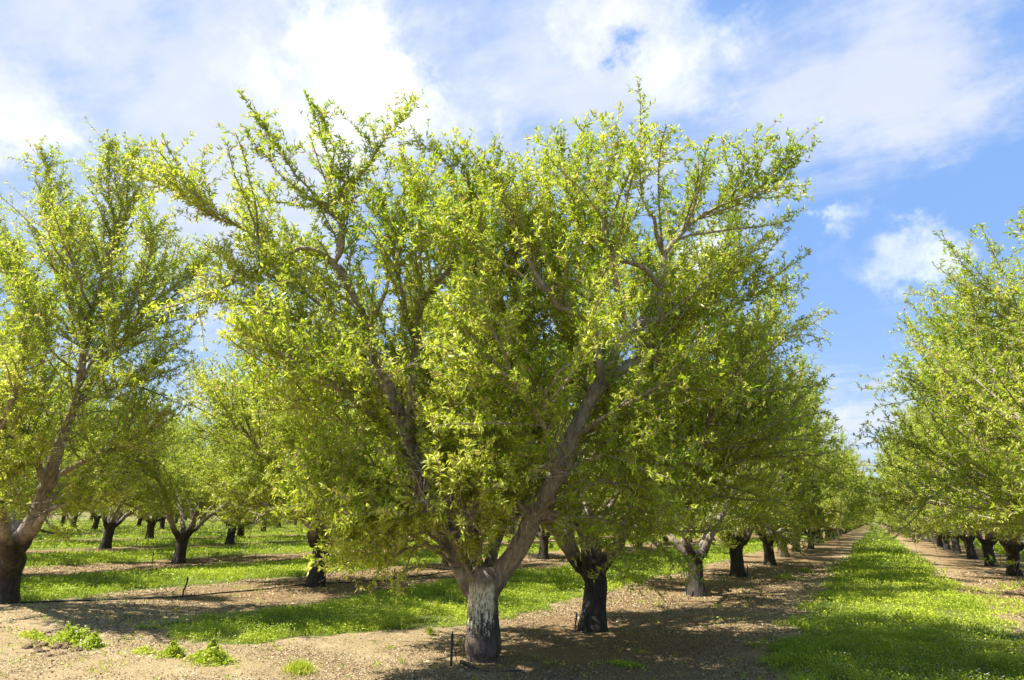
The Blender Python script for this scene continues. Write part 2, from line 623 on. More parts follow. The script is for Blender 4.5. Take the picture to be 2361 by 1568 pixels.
def leaves_mesh(name, pos, tan, per, size, rng, tintshift=None):
    """rosettes of narrow leaves at pos, around tan"""
    k = rng.integers(per[0], per[1] + 1, len(pos))
    ri = np.repeat(np.arange(len(pos)), k)
    Mn = len(ri)
    T = tan[ri]
    rad = perp_random(T, rng)
    spread = rng.uniform(0.45, 1.2, (Mn, 1))
    d = norm(T * rng.uniform(0.1, 1.0, (Mn, 1)) + rad * spread + np.array([0, 0, 0.18]))
    L = size * rng.uniform(0.55, 1.2, Mn) * (0.85 + 0.3 * rng.random(len(pos)))[ri]
    W = L * rng.uniform(0.11, 0.165, Mn)
    nrm = rng.normal(0, 1, (Mn, 3)) + np.array([0, 0, 1.3])
    side = norm(np.cross(d, nrm))
    up = norm(np.cross(side, d))
    b0 = pos[ri] + rng.normal(0, size * 0.08, (Mn, 3))
    tip = b0 + d * L[:, None] - up * (L * rng.uniform(0.0, 0.22, Mn))[:, None]
    midp = b0 + d * (L * 0.45)[:, None] + up * (L * 0.04)[:, None]
    l_ = midp + side * W[:, None] + up * (W * 0.35)[:, None]
    r_ = midp - side * W[:, None] + up * (W * 0.35)[:, None]
    V = np.stack([b0, r_, tip, l_], 1).reshape(-1, 3)
    F = np.arange(4 * Mn).reshape(-1, 4)
    base = 0.2 + 0.5 * rng.random(len(pos)) + (fbm(pos, 1.3, 2, 77) - 0.5) * 0.75
    if tintshift is not None:
        base = base + tintshift
    tint = np.clip(base[ri] + rng.normal(0, 0.11, Mn), 0.0, 0.93)
    dead = rng.random(Mn) < 0.075
    tint = np.where(dead, rng.uniform(0.955, 1.0, Mn), tint)
    me = mesh_from(name, V, F, False, {'tint': tint})
    me.materials.append(MAT_LEAF)
    return me


def remesh(V, F, voxel, mat, name, disp=0.006, seed=0):
    me = mesh_from('tmp', V, F)
    import bmesh
    bm = bmesh.new()
    bm.from_mesh(me)
    bmesh.ops.holes_fill(bm, edges=[e for e in bm.edges if e.is_boundary], sides=0)
    bmesh.ops.triangulate(bm, faces=[f for f in bm.faces if len(f.verts) > 4])
    bmesh.ops.recalc_face_normals(bm, faces=bm.faces)
    bm.to_mesh(me)
    bm.free()
    ob = bpy.data.objects.new('tmp', me)
    COL.objects.link(ob)
    md = ob.modifiers.new('r', 'REMESH')
    md.mode = 'VOXEL'
    md.voxel_size = voxel
    sm = ob.modifiers.new('s', 'SMOOTH')
    sm.factor = 0.5
    sm.iterations = 4
    dg = bpy.context.evaluated_depsgraph_get()
    res = bpy.data.meshes.new_from_object(ob.evaluated_get(dg))
    bpy.data.objects.remove(ob)
    bpy.data.meshes.remove(me)
    res.name = name
    n = len(res.vertices)
    co = np.empty(n * 3, np.float32)
    no = np.empty(n * 3, np.float32)
    res.vertices.foreach_get('co', co)
    res.vertex_normals.foreach_get('vector', no)
    co = co.reshape(-1, 3)
    no = no.reshape(-1, 3)
    q = co * np.array([1, 1, 0.45])
    d = (fbm(q, 9, 3, seed) - 0.5) * disp * 3.2 + (fbm(q, 34, 2, seed + 9) - 0.5) * disp * 1.6
    thick = np.clip(1.2 - np.maximum(co[:, 2] - 0.8, 0) * 0.35, 0.25, 1)
    co = co + no * (d * thick)[:, None]
    res.vertices.foreach_set('co', co.astype(np.float32).ravel())
    res.polygons.foreach_set('use_smooth', np.ones(len(res.polygons), dtype=bool))
    res.materials.clear()
    res.materials.append(mat)
    res.update()
    return res


def join_quads(parts):
    Vs, Fs, o = [], [], 0
    for V, F in parts:
        Vs.append(V)
        Fs.append(F + o)
        o += len(V)
    return np.vstack(Vs), np.vstack(Fs)


def build_tree(name, limbs, trunk, seed, sec_len=(0.7, 1.5), sec_gap=0.17, tw_gap=0.085, spur_gap=0.045, leaf=0.055, per=(3, 5),
               voxel=0.014, bark=None, whips=10, limb_skip=0.22, wood_detail=True, droop=0.0, zlow=0.75, secn=7, whip_len=(.7, 1.4), tipf=0.35, clear=None, high=True):
    """limbs: list of (pts, radii) control polylines in local coordinates. Returns trunk mesh, crown mesh"""
    rng = np.random.default_rng(seed)
    bark = bark or MAT_BARK
    parts = []
    Ptk, Rtk = resample(*trunk, 0.06)
    parts.append(tubes(Ptk[None], Rtk[None], 20))
    LB = []
    for pts, rr in limbs:
        P_, R_ = resample(pts, rr, 0.12)
        jit = rng.normal(0, 0.012, P_.shape)
        jit[0] = 0
        P_ = P_ + jit
        LB.append((P_, R_))
        parts.append(tubes(P_[None], np.maximum(R_, voxel * 0.75)[None], 12))
    V, F = join_quads(parts)
    tm = remesh(V, F, voxel, bark, name + '_trunk', seed=seed)
    # secondary branches
    ctr = np.array([Ptk[-1][0], Ptk[-1][1], 2.6])
    S, Dn, Ln, Rs, Tt = [], [], [], [], []
    for P_, R_ in LB:
        Ltot = np.linalg.norm(np.diff(P_, axis=0), axis=1).sum()
        pos, tan, tt, _ = sample_on(P_[None], min(0.6, limb_skip * 3.0 / max(Ltot, 0.5)), 1.0, sec_gap, rng)
        # thin wood sprouts densely, thick wood rarely
        rad = np.interp(tt, np.linspace(0, 1, len(R_)), R_)
        keep = rng.random(len(pos)) < np.clip(1.45 - rad / 0.085, 0.4, 1)
        keep &= pos[:, 2] > zlow
        if R_[0] < 0.0205 and not high:
            keep &= tt < 0.8
        pos, tan, tt, rad = pos[keep], tan[keep], tt[keep], rad[keep]
        outw = norm((pos - ctr) * np.array([1, 1, 0.8]))
        rp = perp_random(tan, rng)
        rp = norm(rp + outw * 0.55 + np.array([0, 0, 0.25]))
        d = norm(tan * rng.uniform(0.5, 1.1, (len(pos), 1)) + rp)
        S.append(pos)
        Dn.append(d)
        l_ = rng.uniform(*sec_len, len(pos)) * (1.0 - tipf * tt ** 1.5) * np.clip(0.35 + rad / 0.022, 0.35, 1) * (0.36 if R_[0] < 0.0205 and high is False else 1.0)
        Ln.append(l_)
        Rs.append(np.minimum(rad * 0.6, 0.016) * np.clip(l_ / 1.0, .6, 1.1))
        Tt.append(tt)
    S = np.vstack(S)
    Dn = np.vstack(Dn)
    Ln = np.concatenate(Ln)
    Rs = np.concatenate(Rs)
    trop = rng.uniform(-0.35 - droop, 1.1, len(S)) * np.where(S[:, 2] < 1.5, 0.35, 1.0)
    PS = grow_many(S, Dn, Ln, secn, 0.085, trop, rng)
    RS = Rs[:, None] * np.linspace(1, 0.3, secn + 1)[None]
    if high:
        ok = PS[:, :, 2].min(1) > 1.0
        PS, RS = PS[ok], RS[ok]
        nS = int(ok.sum())
    else:
        ok = PS[:, :, 2].min(1) > 0.85
        PS, RS = PS[ok], RS[ok]
        nS = int(ok.sum())
    # whips: long upright shoots from the top of the crown
    top = PS.reshape(-1, 3)
    if whips:
        score = top[:, 2] + rng.normal(0, 0.5, len(top))
        wi = np.argsort(-score)[:whips * 6]
        wi = rng.choice(wi, whips, replace=False)
        outw = norm((top[wi] - ctr) * np.array([1, 1, 0]))
        PW = grow_many(top[wi], outw * rng.uniform(0, .5, (whips, 1)) + np.array([0, 0, 1.0]), rng.uniform(*whip_len, whips), secn, 0.05, np.full(whips, .3), rng)
        PS = np.concatenate([PS, PW])
        RS = np.concatenate([RS, np.repeat(np.linspace(.008, .003, secn + 1)[None], whips, 0)])
    # twigs
    pos, tan, tt, bi = sample_on(PS, 0.12, 1.0, tw_gap, rng)
    rp = perp_random(tan, rng)
    d = norm(tan * rng.uniform(0.35, 1.1, (len(pos), 1)) + rp + np.array([0, 0, 0.22]))
    Lt = rng.uniform(0.04, 0.46, len(pos)) * (1.05 - 0.7 * tt)
    Lt = np.where(rng.random(len(pos)) < .08, Lt * 2.0, Lt)
    Lt = np.where(bi >= nS, Lt * 0.35, Lt)
    PT = grow_many(pos, d, Lt, 3, 0.10, rng.uniform(-.3, .6, len(pos)), rng)
    RT = np.repeat(np.array([[.0040, .0030, .0024, .0016]]), len(PT), 0)
    wood = [tubes(PS, RS, 5 if wood_detail else 3)]
    if wood_detail:
        wood.append(tubes(PT, RT, 3))
    V, F = join_quads(wood)
    # join fine wood to the trunk mesh
    n0 = len(tm.vertices)
    co = np.empty(n0 * 3, np.float32)
    tm.vertices.foreach_get('co', co)
    nf = len(tm.polygons)
    lt = np.empty(nf, np.int32)
    tm.polygons.foreach_get('loop_total', lt)
    li = np.empty(len(tm.loops), np.int32)
    tm.loops.foreach_get('vertex_index', li)
    me = bpy.data.meshes.new(name + '_wood')
    me.vertices.add(n0 + len(V))
    me.vertices.foreach_set('co', np.concatenate([co, V.astype(np.float32).ravel()]))
    me.loops.add(len(li) + F.size)
    me.loops.foreach_set('vertex_index', np.concatenate([li, (F + n0).astype(np.int32).ravel()]))
    lta = np.concatenate([lt, np.full(len(F), 4, np.int32)])
    me.polygons.add(len(lta))
    me.polygons.foreach_set('loop_start', np.concatenate([[0], np.cumsum(lta)[:-1]]).astype(np.int32))
    me.polygons.foreach_set('loop_total', lta)
    me.polygons.foreach_set('use_smooth', np.ones(len(lta), dtype=bool))
    me.update(calc_edges=True)
    me.materials.append(bark)
    bpy.data.meshes.remove(tm)
    # leaves on twigs, on secondary branches and on thin limb ends
    p1, t1, _, b1 = sample_on(PT, 0.05, 1.02, spur_gap, rng)
    p2, t2_, _, b2 = sample_on(PS, 0.05, 1.0, spur_gap * 1.1, rng)
    pl, tl = [p1, PT[:, -1], p2, PS[:, -1]], [t1, norm(PT[:, -1] - PT[:, -2]), t2_, norm(PS[:, -1] - PS[:, -2])]
    for P_, R_ in LB:
        a, b_, c, _ = sample_on(P_[None], 0.12, 1.0, spur_gap * 0.42, rng)
        rad = np.interp(c, np.linspace(0, 1, len(R_)), R_)
        k = (rad < 0.017) | ((rad < 0.034) & (rng.random(len(rad)) < .42)) | (rng.random(len(rad)) < 0.03)
        pl.append(a[k])
        tl.append(b_[k])
    pos = np.vstack(pl)
    tan = np.vstack(tl)
    k = pos[:, 2] > (0.55 if not high else 0.95 + 0.35 * vnoise(pos[:, :2], 1.6, seed))
    if clear is not None:
        k &= ~clear(pos, rng)

    cm = leaves_mesh(name + '_crown', pos[k], tan[k], per, leaf, rng)
    return me, cm


def generic_limbs(seed, n=5, H=0.85, spread=1.0, height=1.0, forks=2, r0=0.095):
    rng = np.random.default_rng(seed)
    limbs = []
    a0 = rng.uniform(0, 2 * np.pi)
    for i in range(n):
        az = a0 + i / n * 2 * np.pi + rng.normal(0, 0.22)
        L = rng.uniform(3.9, 5.0) * height
        lean = rng.uniform(0.45, 0.85) * spread
        d = norm(np.array([math.cos(az) * lean, math.sin(az) * lean, 1.0]))
        start = np.array([math.cos(az) * 0.05, math.sin(az) * 0.05, H - 0.12])
        pts = [start]
        rr = [r0 * rng.uniform(.8, 1.1)]
        q = start + np.array([math.cos(az), math.sin(az), 0.9]) * 0.14
        pts.append(q)
        rr.append(rr[0] * 0.9)
        m = 9
        for k in range(m):
            d = norm(d + rng.normal(0, 0.14, 3) + np.array([0, 0, 0.03]))
            q = q + d * (L / m)
            pts.append(q)
            rr.append(rr[0] * (1 - (k + 1) / m) ** 0.8 * 0.85 + 0.008)
        limbs.append((pts, rr))
        for f in range(forks):
            k0 = int(rng.integers(2, 6))
            p0 = pts[k0]
            tdir = norm(pts[k0 + 1] - pts[k0])
            side = norm(np.cross(tdir, rng.normal(0, 1, 3)))
            out = norm(np.array([p0[0], p0[1], 0.0]) + 1e-6)
            d2 = norm(tdir * 0.75 + side * 0.75 + out * 0.25)
            r2 = rr[k0] * 0.68
            q2 = p0.copy()
            P2, R2 = [p0], [r2]
            L2 = L * rng.uniform(0.5, 0.75)
            for k in range(6):
                d2 = norm(d2 + rng.normal(0, 0.15, 3) + np.array([0, 0, 0.07]))
                q2 = q2 + d2 * (L2 / 6)
                P2.append(q2)
                R2.append(r2 * (1 - (k + 1) / 6) ** 0.8 * .9 + 0.006)
            limbs.append((P2, R2))
    # two or three low side branches, some drooping
    for i in range(int(rng.integers(5, 8))):
        az = rng.uniform(0, 2 * np.pi)
        q_h = rng.uniform(.45, 1.1)
        p0 = np.array([math.cos(az) * q_h * .7, math.sin(az) * q_h * .7, H + q_h])
        d = norm(np.array([math.cos(az), math.sin(az), 0.45]))
        P2, R2 = [p0 * np.array([.5, .5, .9]), p0], [.02, .02]
        q = p0
        for k in range(5):
            d = norm(d + rng.normal(0, .12, 3) + np.array([0, 0, -0.06]))
            q = q + d * 0.25
            q[2] = max(q[2], 1.25)
            P2.append(q)
            R2.append(.018 - k * .0028)
        limbs.append((P2, R2))
    return limbs


def generic_trunk(r=0.17, H=0.85, seed=0, bend=0.03):
    rng = np.random.default_rng(seed + 500)
    b_ = rng.normal(0, bend, 2)
    pts = [(0, 0, -.14), (0, 0, .03), (b_[0] * .3, b_[1] * .3, .2), (b_[0] * .7, b_[1] * .7, .45), (b_[0], b_[1], H - .2), (0, 0, H), (0, 0, H + .1)]
    rr = [r * 1.36, r * 1.30, r * 1.07, r * .96, r * .98, r * 1.1, r * .7]
    return np.array(pts, float), rr


# ------------------------------------------------------------------ the whitewashed tree in the middle
MB = gnd(1112, 1522)
MZ = depth(MB + np.array([0, 0, .9]))


def img_limb(rows, base=MB, Z0=None):
    Z0 = MZ if Z0 is None else Z0
    return [at(a, b_, Z0 + c) - base for a, b_, c, r in rows], [r for *_, r in rows]


HL = [
    # right limb and its branches
    [(1118, 1385, 0, .12), (1145, 1335, -.03, .125), (1180, 1285, -.06, .115), (1213, 1228, -.1, .112), (1245, 1165, -.15, .108), (1283, 1090, -.2, .094), (1322, 1005, -.2, .085), (1356, 930, -.15, .078), (1385, 880, -.1, .07)],
    [(1356, 930, -.15, .07), (1400, 880, -.1, .055), (1443, 850, -.1, .045), (1500, 800, .0, .03), (1580, 745, .2, .02), (1650, 690, .3, .012)],
    [(1380, 885, -.1, .06), (1420, 810, -.1, .055), (1443, 772, -.1, .052), (1478, 747, -.05, .05), (1514, 737, 0, .045), (1560, 722, .1, .038), (1630, 668, .3, .026), (1720, 610, .4, .012)],
    [(1385, 880, -.1, .05), (1430, 845, .1, .04), (1480, 828, .3, .036), (1568, 832, .5, .03), (1660, 800, .8, .02), (1760, 770, 1.0, .012)],
    [(1385, 870, -.1, .052), (1366, 758, -.3, .045), (1334, 726, -.35, .042), (1288, 705, -.4, .040), (1267, 673, -.4, .036), (1232, 624, -.4, .03), (1190, 540, -.4, .022), (1150, 450, -.4, .014), (1140, 380, -.4, .008)],
    [(1560, 722, .1, .036), (1514, 649, .1, .032), (1466, 612, .1, .03), (1372, 579, .1, .024), (1320, 480, .1, .016), (1290, 330, .1, .008)],
    [(1514, 737, 0, .042), (1530, 650, .1, .036), (1532, 586, .15, .032), (1580, 530, .2, .027), (1645, 481, .3, .022), (1715, 450, .3, .018), (1787, 415, .3, .012), (1836, 368, .3, .006)],
    [(1532, 590, .15, .028), (1505, 510, 0, .022), (1480, 430, 0, .014), (1520, 330, 0, .007)],
    [(1445, 770, -.1, .04), (1420, 640, -.5, .03), (1395, 520, -.6, .022), (1400, 420, -.6, .012), (1430, 320, -.6, .006)],
    [(1690, 460, .3, .012), (1680, 390, .3, .008), (1662, 318, .3, .005)],
    [(1750, 430, .3, .012), (1745, 370, .3, .008), (1740, 312, .3, .005)],
    # left limb
    [(1095, 1370, 0, .11), (1066, 1320, .05, .11), (1030, 1250, .1, .1), (995, 1190, .15, .095), (972, 1140, .2, .088), (962, 1080, .2, .078), (945, 1010, .2, .072), (925, 960, .2, .062), (900, 900, .2, .055), (868, 838, .15, .05), (850, 770, .1, .044), (825, 700, .05, .04),
     (794, 631, 0, .042), (772, 608, 0, .036), (789, 566, 0, .034), (788, 524, 0, .032), (775, 492, 0, .034), (759, 476, 0, .036), (788, 450, 0, .024), (833, 404, 0, .018), (865, 359, 0, .013), (900, 310, 0, .008), (937, 262, 0, .003)],
    [(772, 608, 0, .03), (730, 580, -.1, .026), (684, 573, -.15, .026), (626, 598, -.2, .024), (590, 550, -.2, .022), (542, 521, -.25, .019), (493, 501, -.3, .016), (461, 476, -.3, .013), (410, 435, -.3, .009), (355, 412, -.3, .005)],
    [(626, 598, -.2, .018), (592, 635, -.2, .014), (530, 610, -.25, .01), (470, 560, -.3, .006)],
    [(759, 476, 0, .02), (700, 420, 0, .015), (640, 335, 0, .011), (590, 262, 0, .008), (546, 210, 0, .004)],
    [(740, 470, 0, .016), (670, 425, -.1, .012), (620, 370, -.1, .009), (565, 300, -.1, .004)],
    [(780, 470, 0, .016), (762, 380, .1, .012), (735, 290, .1, .008), (703, 222, .1, .004)],
    [(800, 450, 0, .014), (780, 370, -.1, .01), (750, 290, -.1, .007), (722, 238, -.1, .004)],
    [(865, 359, 0, .010), (845, 325, 0, .007), (826, 296, 0, .004)],
    [(759, 476, 0, .02), (690, 470, .2, .015), (600, 460, .3, .011), (530, 430, .3, .006)],
    [(985, 600, .2, .016), (966, 430, .2, .012), (930, 374, .2, .008), (884, 360, .2, .004)],
    [(1075, 560, 0, .014), (1040, 400, 0, .010), (1011, 356, 0, .008), (963, 332, 0, .006), (922, 325, 0, .004)],
    [(945, 1010, .2, .055), (948, 950, .1, .052), (950, 870, .0, .046), (958, 790, 0, .040), (970, 710, 0, .034), (1011, 647, 0, .028), (1043, 611, 0, .025), (1063, 556, 0, .022), (1072, 514, 0, .018), (1085, 430, 0, .011), (1055, 365, 0, .005)],
    [(958, 790, 0, .03), (930, 680, -.2, .024), (900, 560, -.3, .017), (880, 450, -.3, .010)],
    # middle limbs
    [(1100, 1375, .05, .1), (1068, 1290, .15, .075), (1046, 1210, .25, .068), (1038, 1150, .3, .062), (1028, 1060, .45, .05), (1040, 960, .6, .042), (1075, 850, .8, .034), (1105, 740, .9, .026), (1130, 620, 1.0, .018), (1150, 470, 1.0, .009)],
    [(1112, 1375, .1, .1), (1092, 1280, .3, .072), (1078, 1200, .4, .066), (1086, 1130, .55, .056), (1120, 1030, .8, .046), (1158, 878, 1.0, .036), (1170, 835, 1.0, .034), (1200, 780, 1.0, .03), (1235, 700, 1.0, .024), (1290, 560, 1.0, .016), (1350, 420, 1.0, .010), (1355, 325, 1.0, .005)],
    [(1158, 878, 1.0, .028), (1130, 800, 1.2, .022), (1080, 700, 1.4, .016), (1020, 600, 1.5, .009)],
    # limbs to the back
    [(1115, 1370, .1, .09), (1140, 1260, .5, .07), (1190, 1100, 1.1, .055), (1260, 930, 1.6, .042), (1330, 780, 1.9, .03), (1420, 620, 2.1, .018), (1450, 500, 2.2, .01)],
    [(1045, 1190, .3, .05), (980, 1020, 1.0, .042), (880, 900, 1.6, .032), (760, 790, 2.0, .022), (660, 720, 2.2, .012)],
    [(1190, 1100, 1.1, .04), (1330, 1010, 1.5, .03), (1480, 940, 1.8, .02), (1600, 900, 2.0, .01)],
    # limbs towards the camera and the left
    [(962, 1080, .2, .045), (880, 980, -.3, .036), (770, 890, -.8, .028), (660, 820, -1.1, .019), (570, 760, -1.3, .010)],
    [(868, 838, .15, .03), (780, 790, -.3, .024), (690, 730, -.5, .018), (590, 700, -.7, .011), (500, 690, -.8, .006)],
    [(945, 1010, .2, .03), (860, 1000, 0, .024), (760, 960, -.2, .018), (660, 930, -.4, .012), (560, 900, -.5, .007)],
    [(850, 770, .1, .026), (740, 700, -.2, .02), (640, 650, -.3, .014), (540, 640, -.4, .008)],
    [(1283, 1090, -.2, .035), (1240, 960, -.8, .028), (1180, 850, -1.1, .021), (1120, 740, -1.2, .014), (1060, 680, -1.2, .008)],
    [(1322, 1005, -.2, .03), (1400, 960, -.6, .024), (1500, 900, -.8, .018), (1600, 870, -.9, .011), (1680, 850, -.9, .006)],
    # filling the middle of the crown
    [(1170, 835, 1.0, .03), (1120, 700, .6, .022), (1080, 560, .4, .015), (1100, 430, .4, .008)],
    [(1334, 726, -.35, .03), (1300, 620, .2, .022), (1230, 500, .5, .015), (1210, 400, .5, .007)],
    [(1105, 740, .9, .026), (1010, 600, 1.0, .018), (960, 480, 1.0, .010), (950, 420, 1.0, .005)],
    [(850, 770, .1, .026), (900, 640, -.4, .02), (940, 520, -.6, .013), (990, 430, -.6, .007)],
    [(1200, 780, 1.0, .028), (1180, 640, .2, .02), (1180, 520, -.2, .013), (1220, 420, -.3, .007)],
    [(1267, 673, -.4, .026), (1180, 620, -.7, .019), (1090, 560, -.9, .013), (1010, 520, -1.0, .007)],
    [(900, 900, .2, .03), (820, 860, .6, .024), (700, 800, .9, .017), (560, 780, 1.1, .010)],
    [(868, 838, .15, .03), (800, 740, .5, .022), (700, 650, .8, .015), (600, 560, .9, .009), (560, 480, .9, .005)],
    [(925, 960, .2, .03), (850, 920, -.5, .022), (760, 860, -1.0, .015), (690, 870, -1.2, .009)],
    [(1240, 960, -.8, .024), (1290, 860, -1.1, .018), (1380, 790, -1.3, .012), (1450, 700, -1.3, .007)],
    [(1078, 1200, .4, .035), (1130, 1090, -.2, .026), (1160, 980, -.5, .019), (1230, 900, -.7, .012), (1200, 820, -.7, .007)],
    [(1046, 1210, .25, .035), (1010, 1090, -.3, .026), (1030, 970, -.6, .019), (1060, 860, -.8, .012), (1020, 780, -.9, .007)],
    [(1330, 780, 1.9, .026), (1450, 720, 1.6, .018), (1560, 620, 1.5, .011), (1640, 600, 1.4, .006)],
    [(1568, 832, .5, .025), (1640, 740, .6, .018), (1720, 690, .6, .011), (1790, 655, .6, .006)],
    # sprays in front of and beside the right limb
    [(1250, 1160, -.1, .024), (1330, 1130, -.5, .019), (1420, 1110, -.8, .014), (1500, 1130, -1.0, .009), (1550, 1180, -1.1, .005)],
    [(1240, 1190, -.1, .024), (1320, 1210, -.4, .018), (1400, 1250, -.6, .012), (1460, 1290, -.7, .007)],
    [(1283, 1090, -.2, .024), (1350, 1060, -.6, .019), (1440, 1040, -.9, .013), (1520, 1070, -1.0, .007)],
    [(1100, 1320, -.1, .024), (1110, 1240, -.6, .018), (1080, 1180, -.9, .013), (1130, 1130, -1.1, .008)],
    [(1080, 1320, -.1, .024), (1040, 1230, -.6, .018), (1000, 1170, -.9, .012), (1030, 1110, -1.1, .007)],
    [(1230, 1200, -.2, .023), (1190, 1150, -.6, .017), (1220, 1100, -.9, .012), (1270, 1080, -1.0, .007)],
    # low branches
    [(1045, 1300, .0, .024), (960, 1240, -.5, .018), (900, 1200, -.9, .013), (840, 1210, -1.1, .009), (790, 1240, -1.2, .005)],
    [(1060, 1310, -.1, .024), (980, 1300, -.4, .018), (930, 1320, -.6, .012), (880, 1330, -.8, .006)],
    [(1045, 1270, .1, .024), (930, 1130, -.2, .02), (830, 1110, -.5, .014), (740, 1120, -.7, .009), (690, 1150, -.8, .005)],
    [(1020, 1230, .1, .024), (940, 1170, -.5, .018), (850, 1100, -.9, .012), (770, 1060, -1.1, .007)],
    [(975, 1150, .2, .026), (900, 1090, -.1, .02), (800, 1050, -.4, .013), (690, 1060, -.6, .007)],
    [(1050, 1250, 0, .02), (1000, 1200, -.7, .014), (930, 1190, -1.0, .009), (880, 1220, -1.1, .005)],
    [(1050, 1290, .05, .03), (980, 1220, -.3, .024), (890, 1180, -.7, .018), (800, 1150, -1.0, .012), (700, 1160, -1.2, .006)],
    [(1040, 1270, 0, .026), (960, 1260, -.4, .02), (905, 1280, -.7, .014), (870, 1320, -.8, .009), (850, 1362, -.9, .005)],
    [(1030, 1260, 0, .024), (950, 1210, -.4, .018), (870, 1230, -.6, .012), (800, 1265, -.8, .006)],
    [(1060, 1280, -.1, .024), (1010, 1160, -.6, .018), (1040, 1080, -.9, .013), (1110, 1060, -1.1, .007)],
    [(1070, 1290, -.1, .022), (1080, 1200, -.6, .016), (1140, 1160, -.8, .010), (1180, 1200, -.9, .005)],
    [(1245, 1175, -.15, .028), (1310, 1190, -.3, .02), (1400, 1200, -.5, .014), (1490, 1235, -.6, .009), (1545, 1300, -.7, .005)],
    [(1228, 1195, -.2, .022), (1230, 1120, -.5, .016), (1270, 1070, -.7, .011), (1320, 1050, -.8, .006)],
    [(1235, 1190, -.2, .022), (1280, 1150, -.6, .015), (1320, 1180, -.8, .009), (1350, 1220, -.9, .005)],
    [(1090, 1330, -.1, .02), (1060, 1270, -.4, .014), (1090, 1250, -.5, .009), (1120, 1280, -.55, .005)],
]


def clear_left(pos, rng):
    return clear_main(pos, rng, LBp, LZ, [([(6, 1310), (35, 1268), (72, 1222), (98, 1180), (109, 1130), (122, 1080)], 34, .9), ([(122, 1080), (140, 1030), (158, 980), (178, 930)], 20, .8),
                                          ([(184, 900), (190, 870), (197, 800)], 11, .7)])


def clear_main(pos, rng, base=None, Z0=None, lines=None):
    """pruned gaps that leave the heavy limbs bare on their sunny side"""
    base = MB if base is None else base
    Z0 = MZ if Z0 is None else Z0
    W_ = pos + base - CPOS
    z_ = W_ @ _f
    px = CXP + FPX * (W_ @ CXR) / z_
    py = CYP - FPX * (W_ @ CYU) / z_
    k = np.zeros(len(pos), bool)
    lines = lines or [([(1105, 1400), (1145, 1335), (1180, 1285), (1213, 1228), (1236, 1182)], 50, .96), ([(1268, 1115), (1283, 1090), (1322, 1005), (1356, 930), (1392, 878)], 40, .95),
             ([(1060, 1370), (1120, 1330)], 50, .7),
             ([(990, 1165), (972, 1140), (962, 1080), (950, 1020), (930, 960), (900, 900), (872, 842)], 25, .85), ([(948, 980), (950, 870), (957, 790)], 15, .8),
             ([(1046, 1215), (1038, 1150)], 20, .85), ([(1085, 1220), (1080, 1150)], 20, .85),
             ([(1440, 776), (1478, 747), (1530, 735)], 9, .7), ([(794, 631), (772, 608), (789, 566)], 9, .7)]
    for L_, wpx, pr in lines:
        for a_, b_ in zip(L_[:-1], L_[1:]):
            a_, b_ = np.array(a_, float), np.array(b_, float)
            ab = b_ - a_
            q = np.stack([px, py], -1) - a_
            u = np.clip((q @ ab) / (ab @ ab), 0, 1)
            dd = np.linalg.norm(q - u[:, None] * ab, axis=1)
            k |= (dd < wpx) & (z_ < Z0 + .25) & (rng.random(len(pos)) < pr)
    return k


limbs = [img_limb(r) for r in HL]
tr = (np.array([(0, 0, -.15), (0, 0, .0), (0, 0, .05), (0.005, 0, .10), (0, 0, .17), (0, 0, .28), (-.01, 0, .45), (-.01, 0, .62), (-.005, 0, .74), (0, 0, .86), (.01, 0, .98)]),
      [.17, .172, .178, .203, .205, .190, .176, .172, .18, .20, .12])
m1, m2 = build_tree('main', limbs, tr, 11, sec_len=(0.5, 1.7), sec_gap=0.084, tw_gap=0.062, spur_gap=0.041, leaf=0.065, per=(2, 5), voxel=0.012,
                    bark=MAT_BARK_WW, whips=0, zlow=1.05, tipf=0.7, clear=clear_main, high=False)
GROUP = 'almond trees planted in rows'
t_main = thing('almond_tree', 'big spreading almond tree in front, cream whitewash flaking off its dark trunk', 'tree', MB, GROUP)
link('trunk', m1, None, t_main)
link('crown', m2, None, t_main)

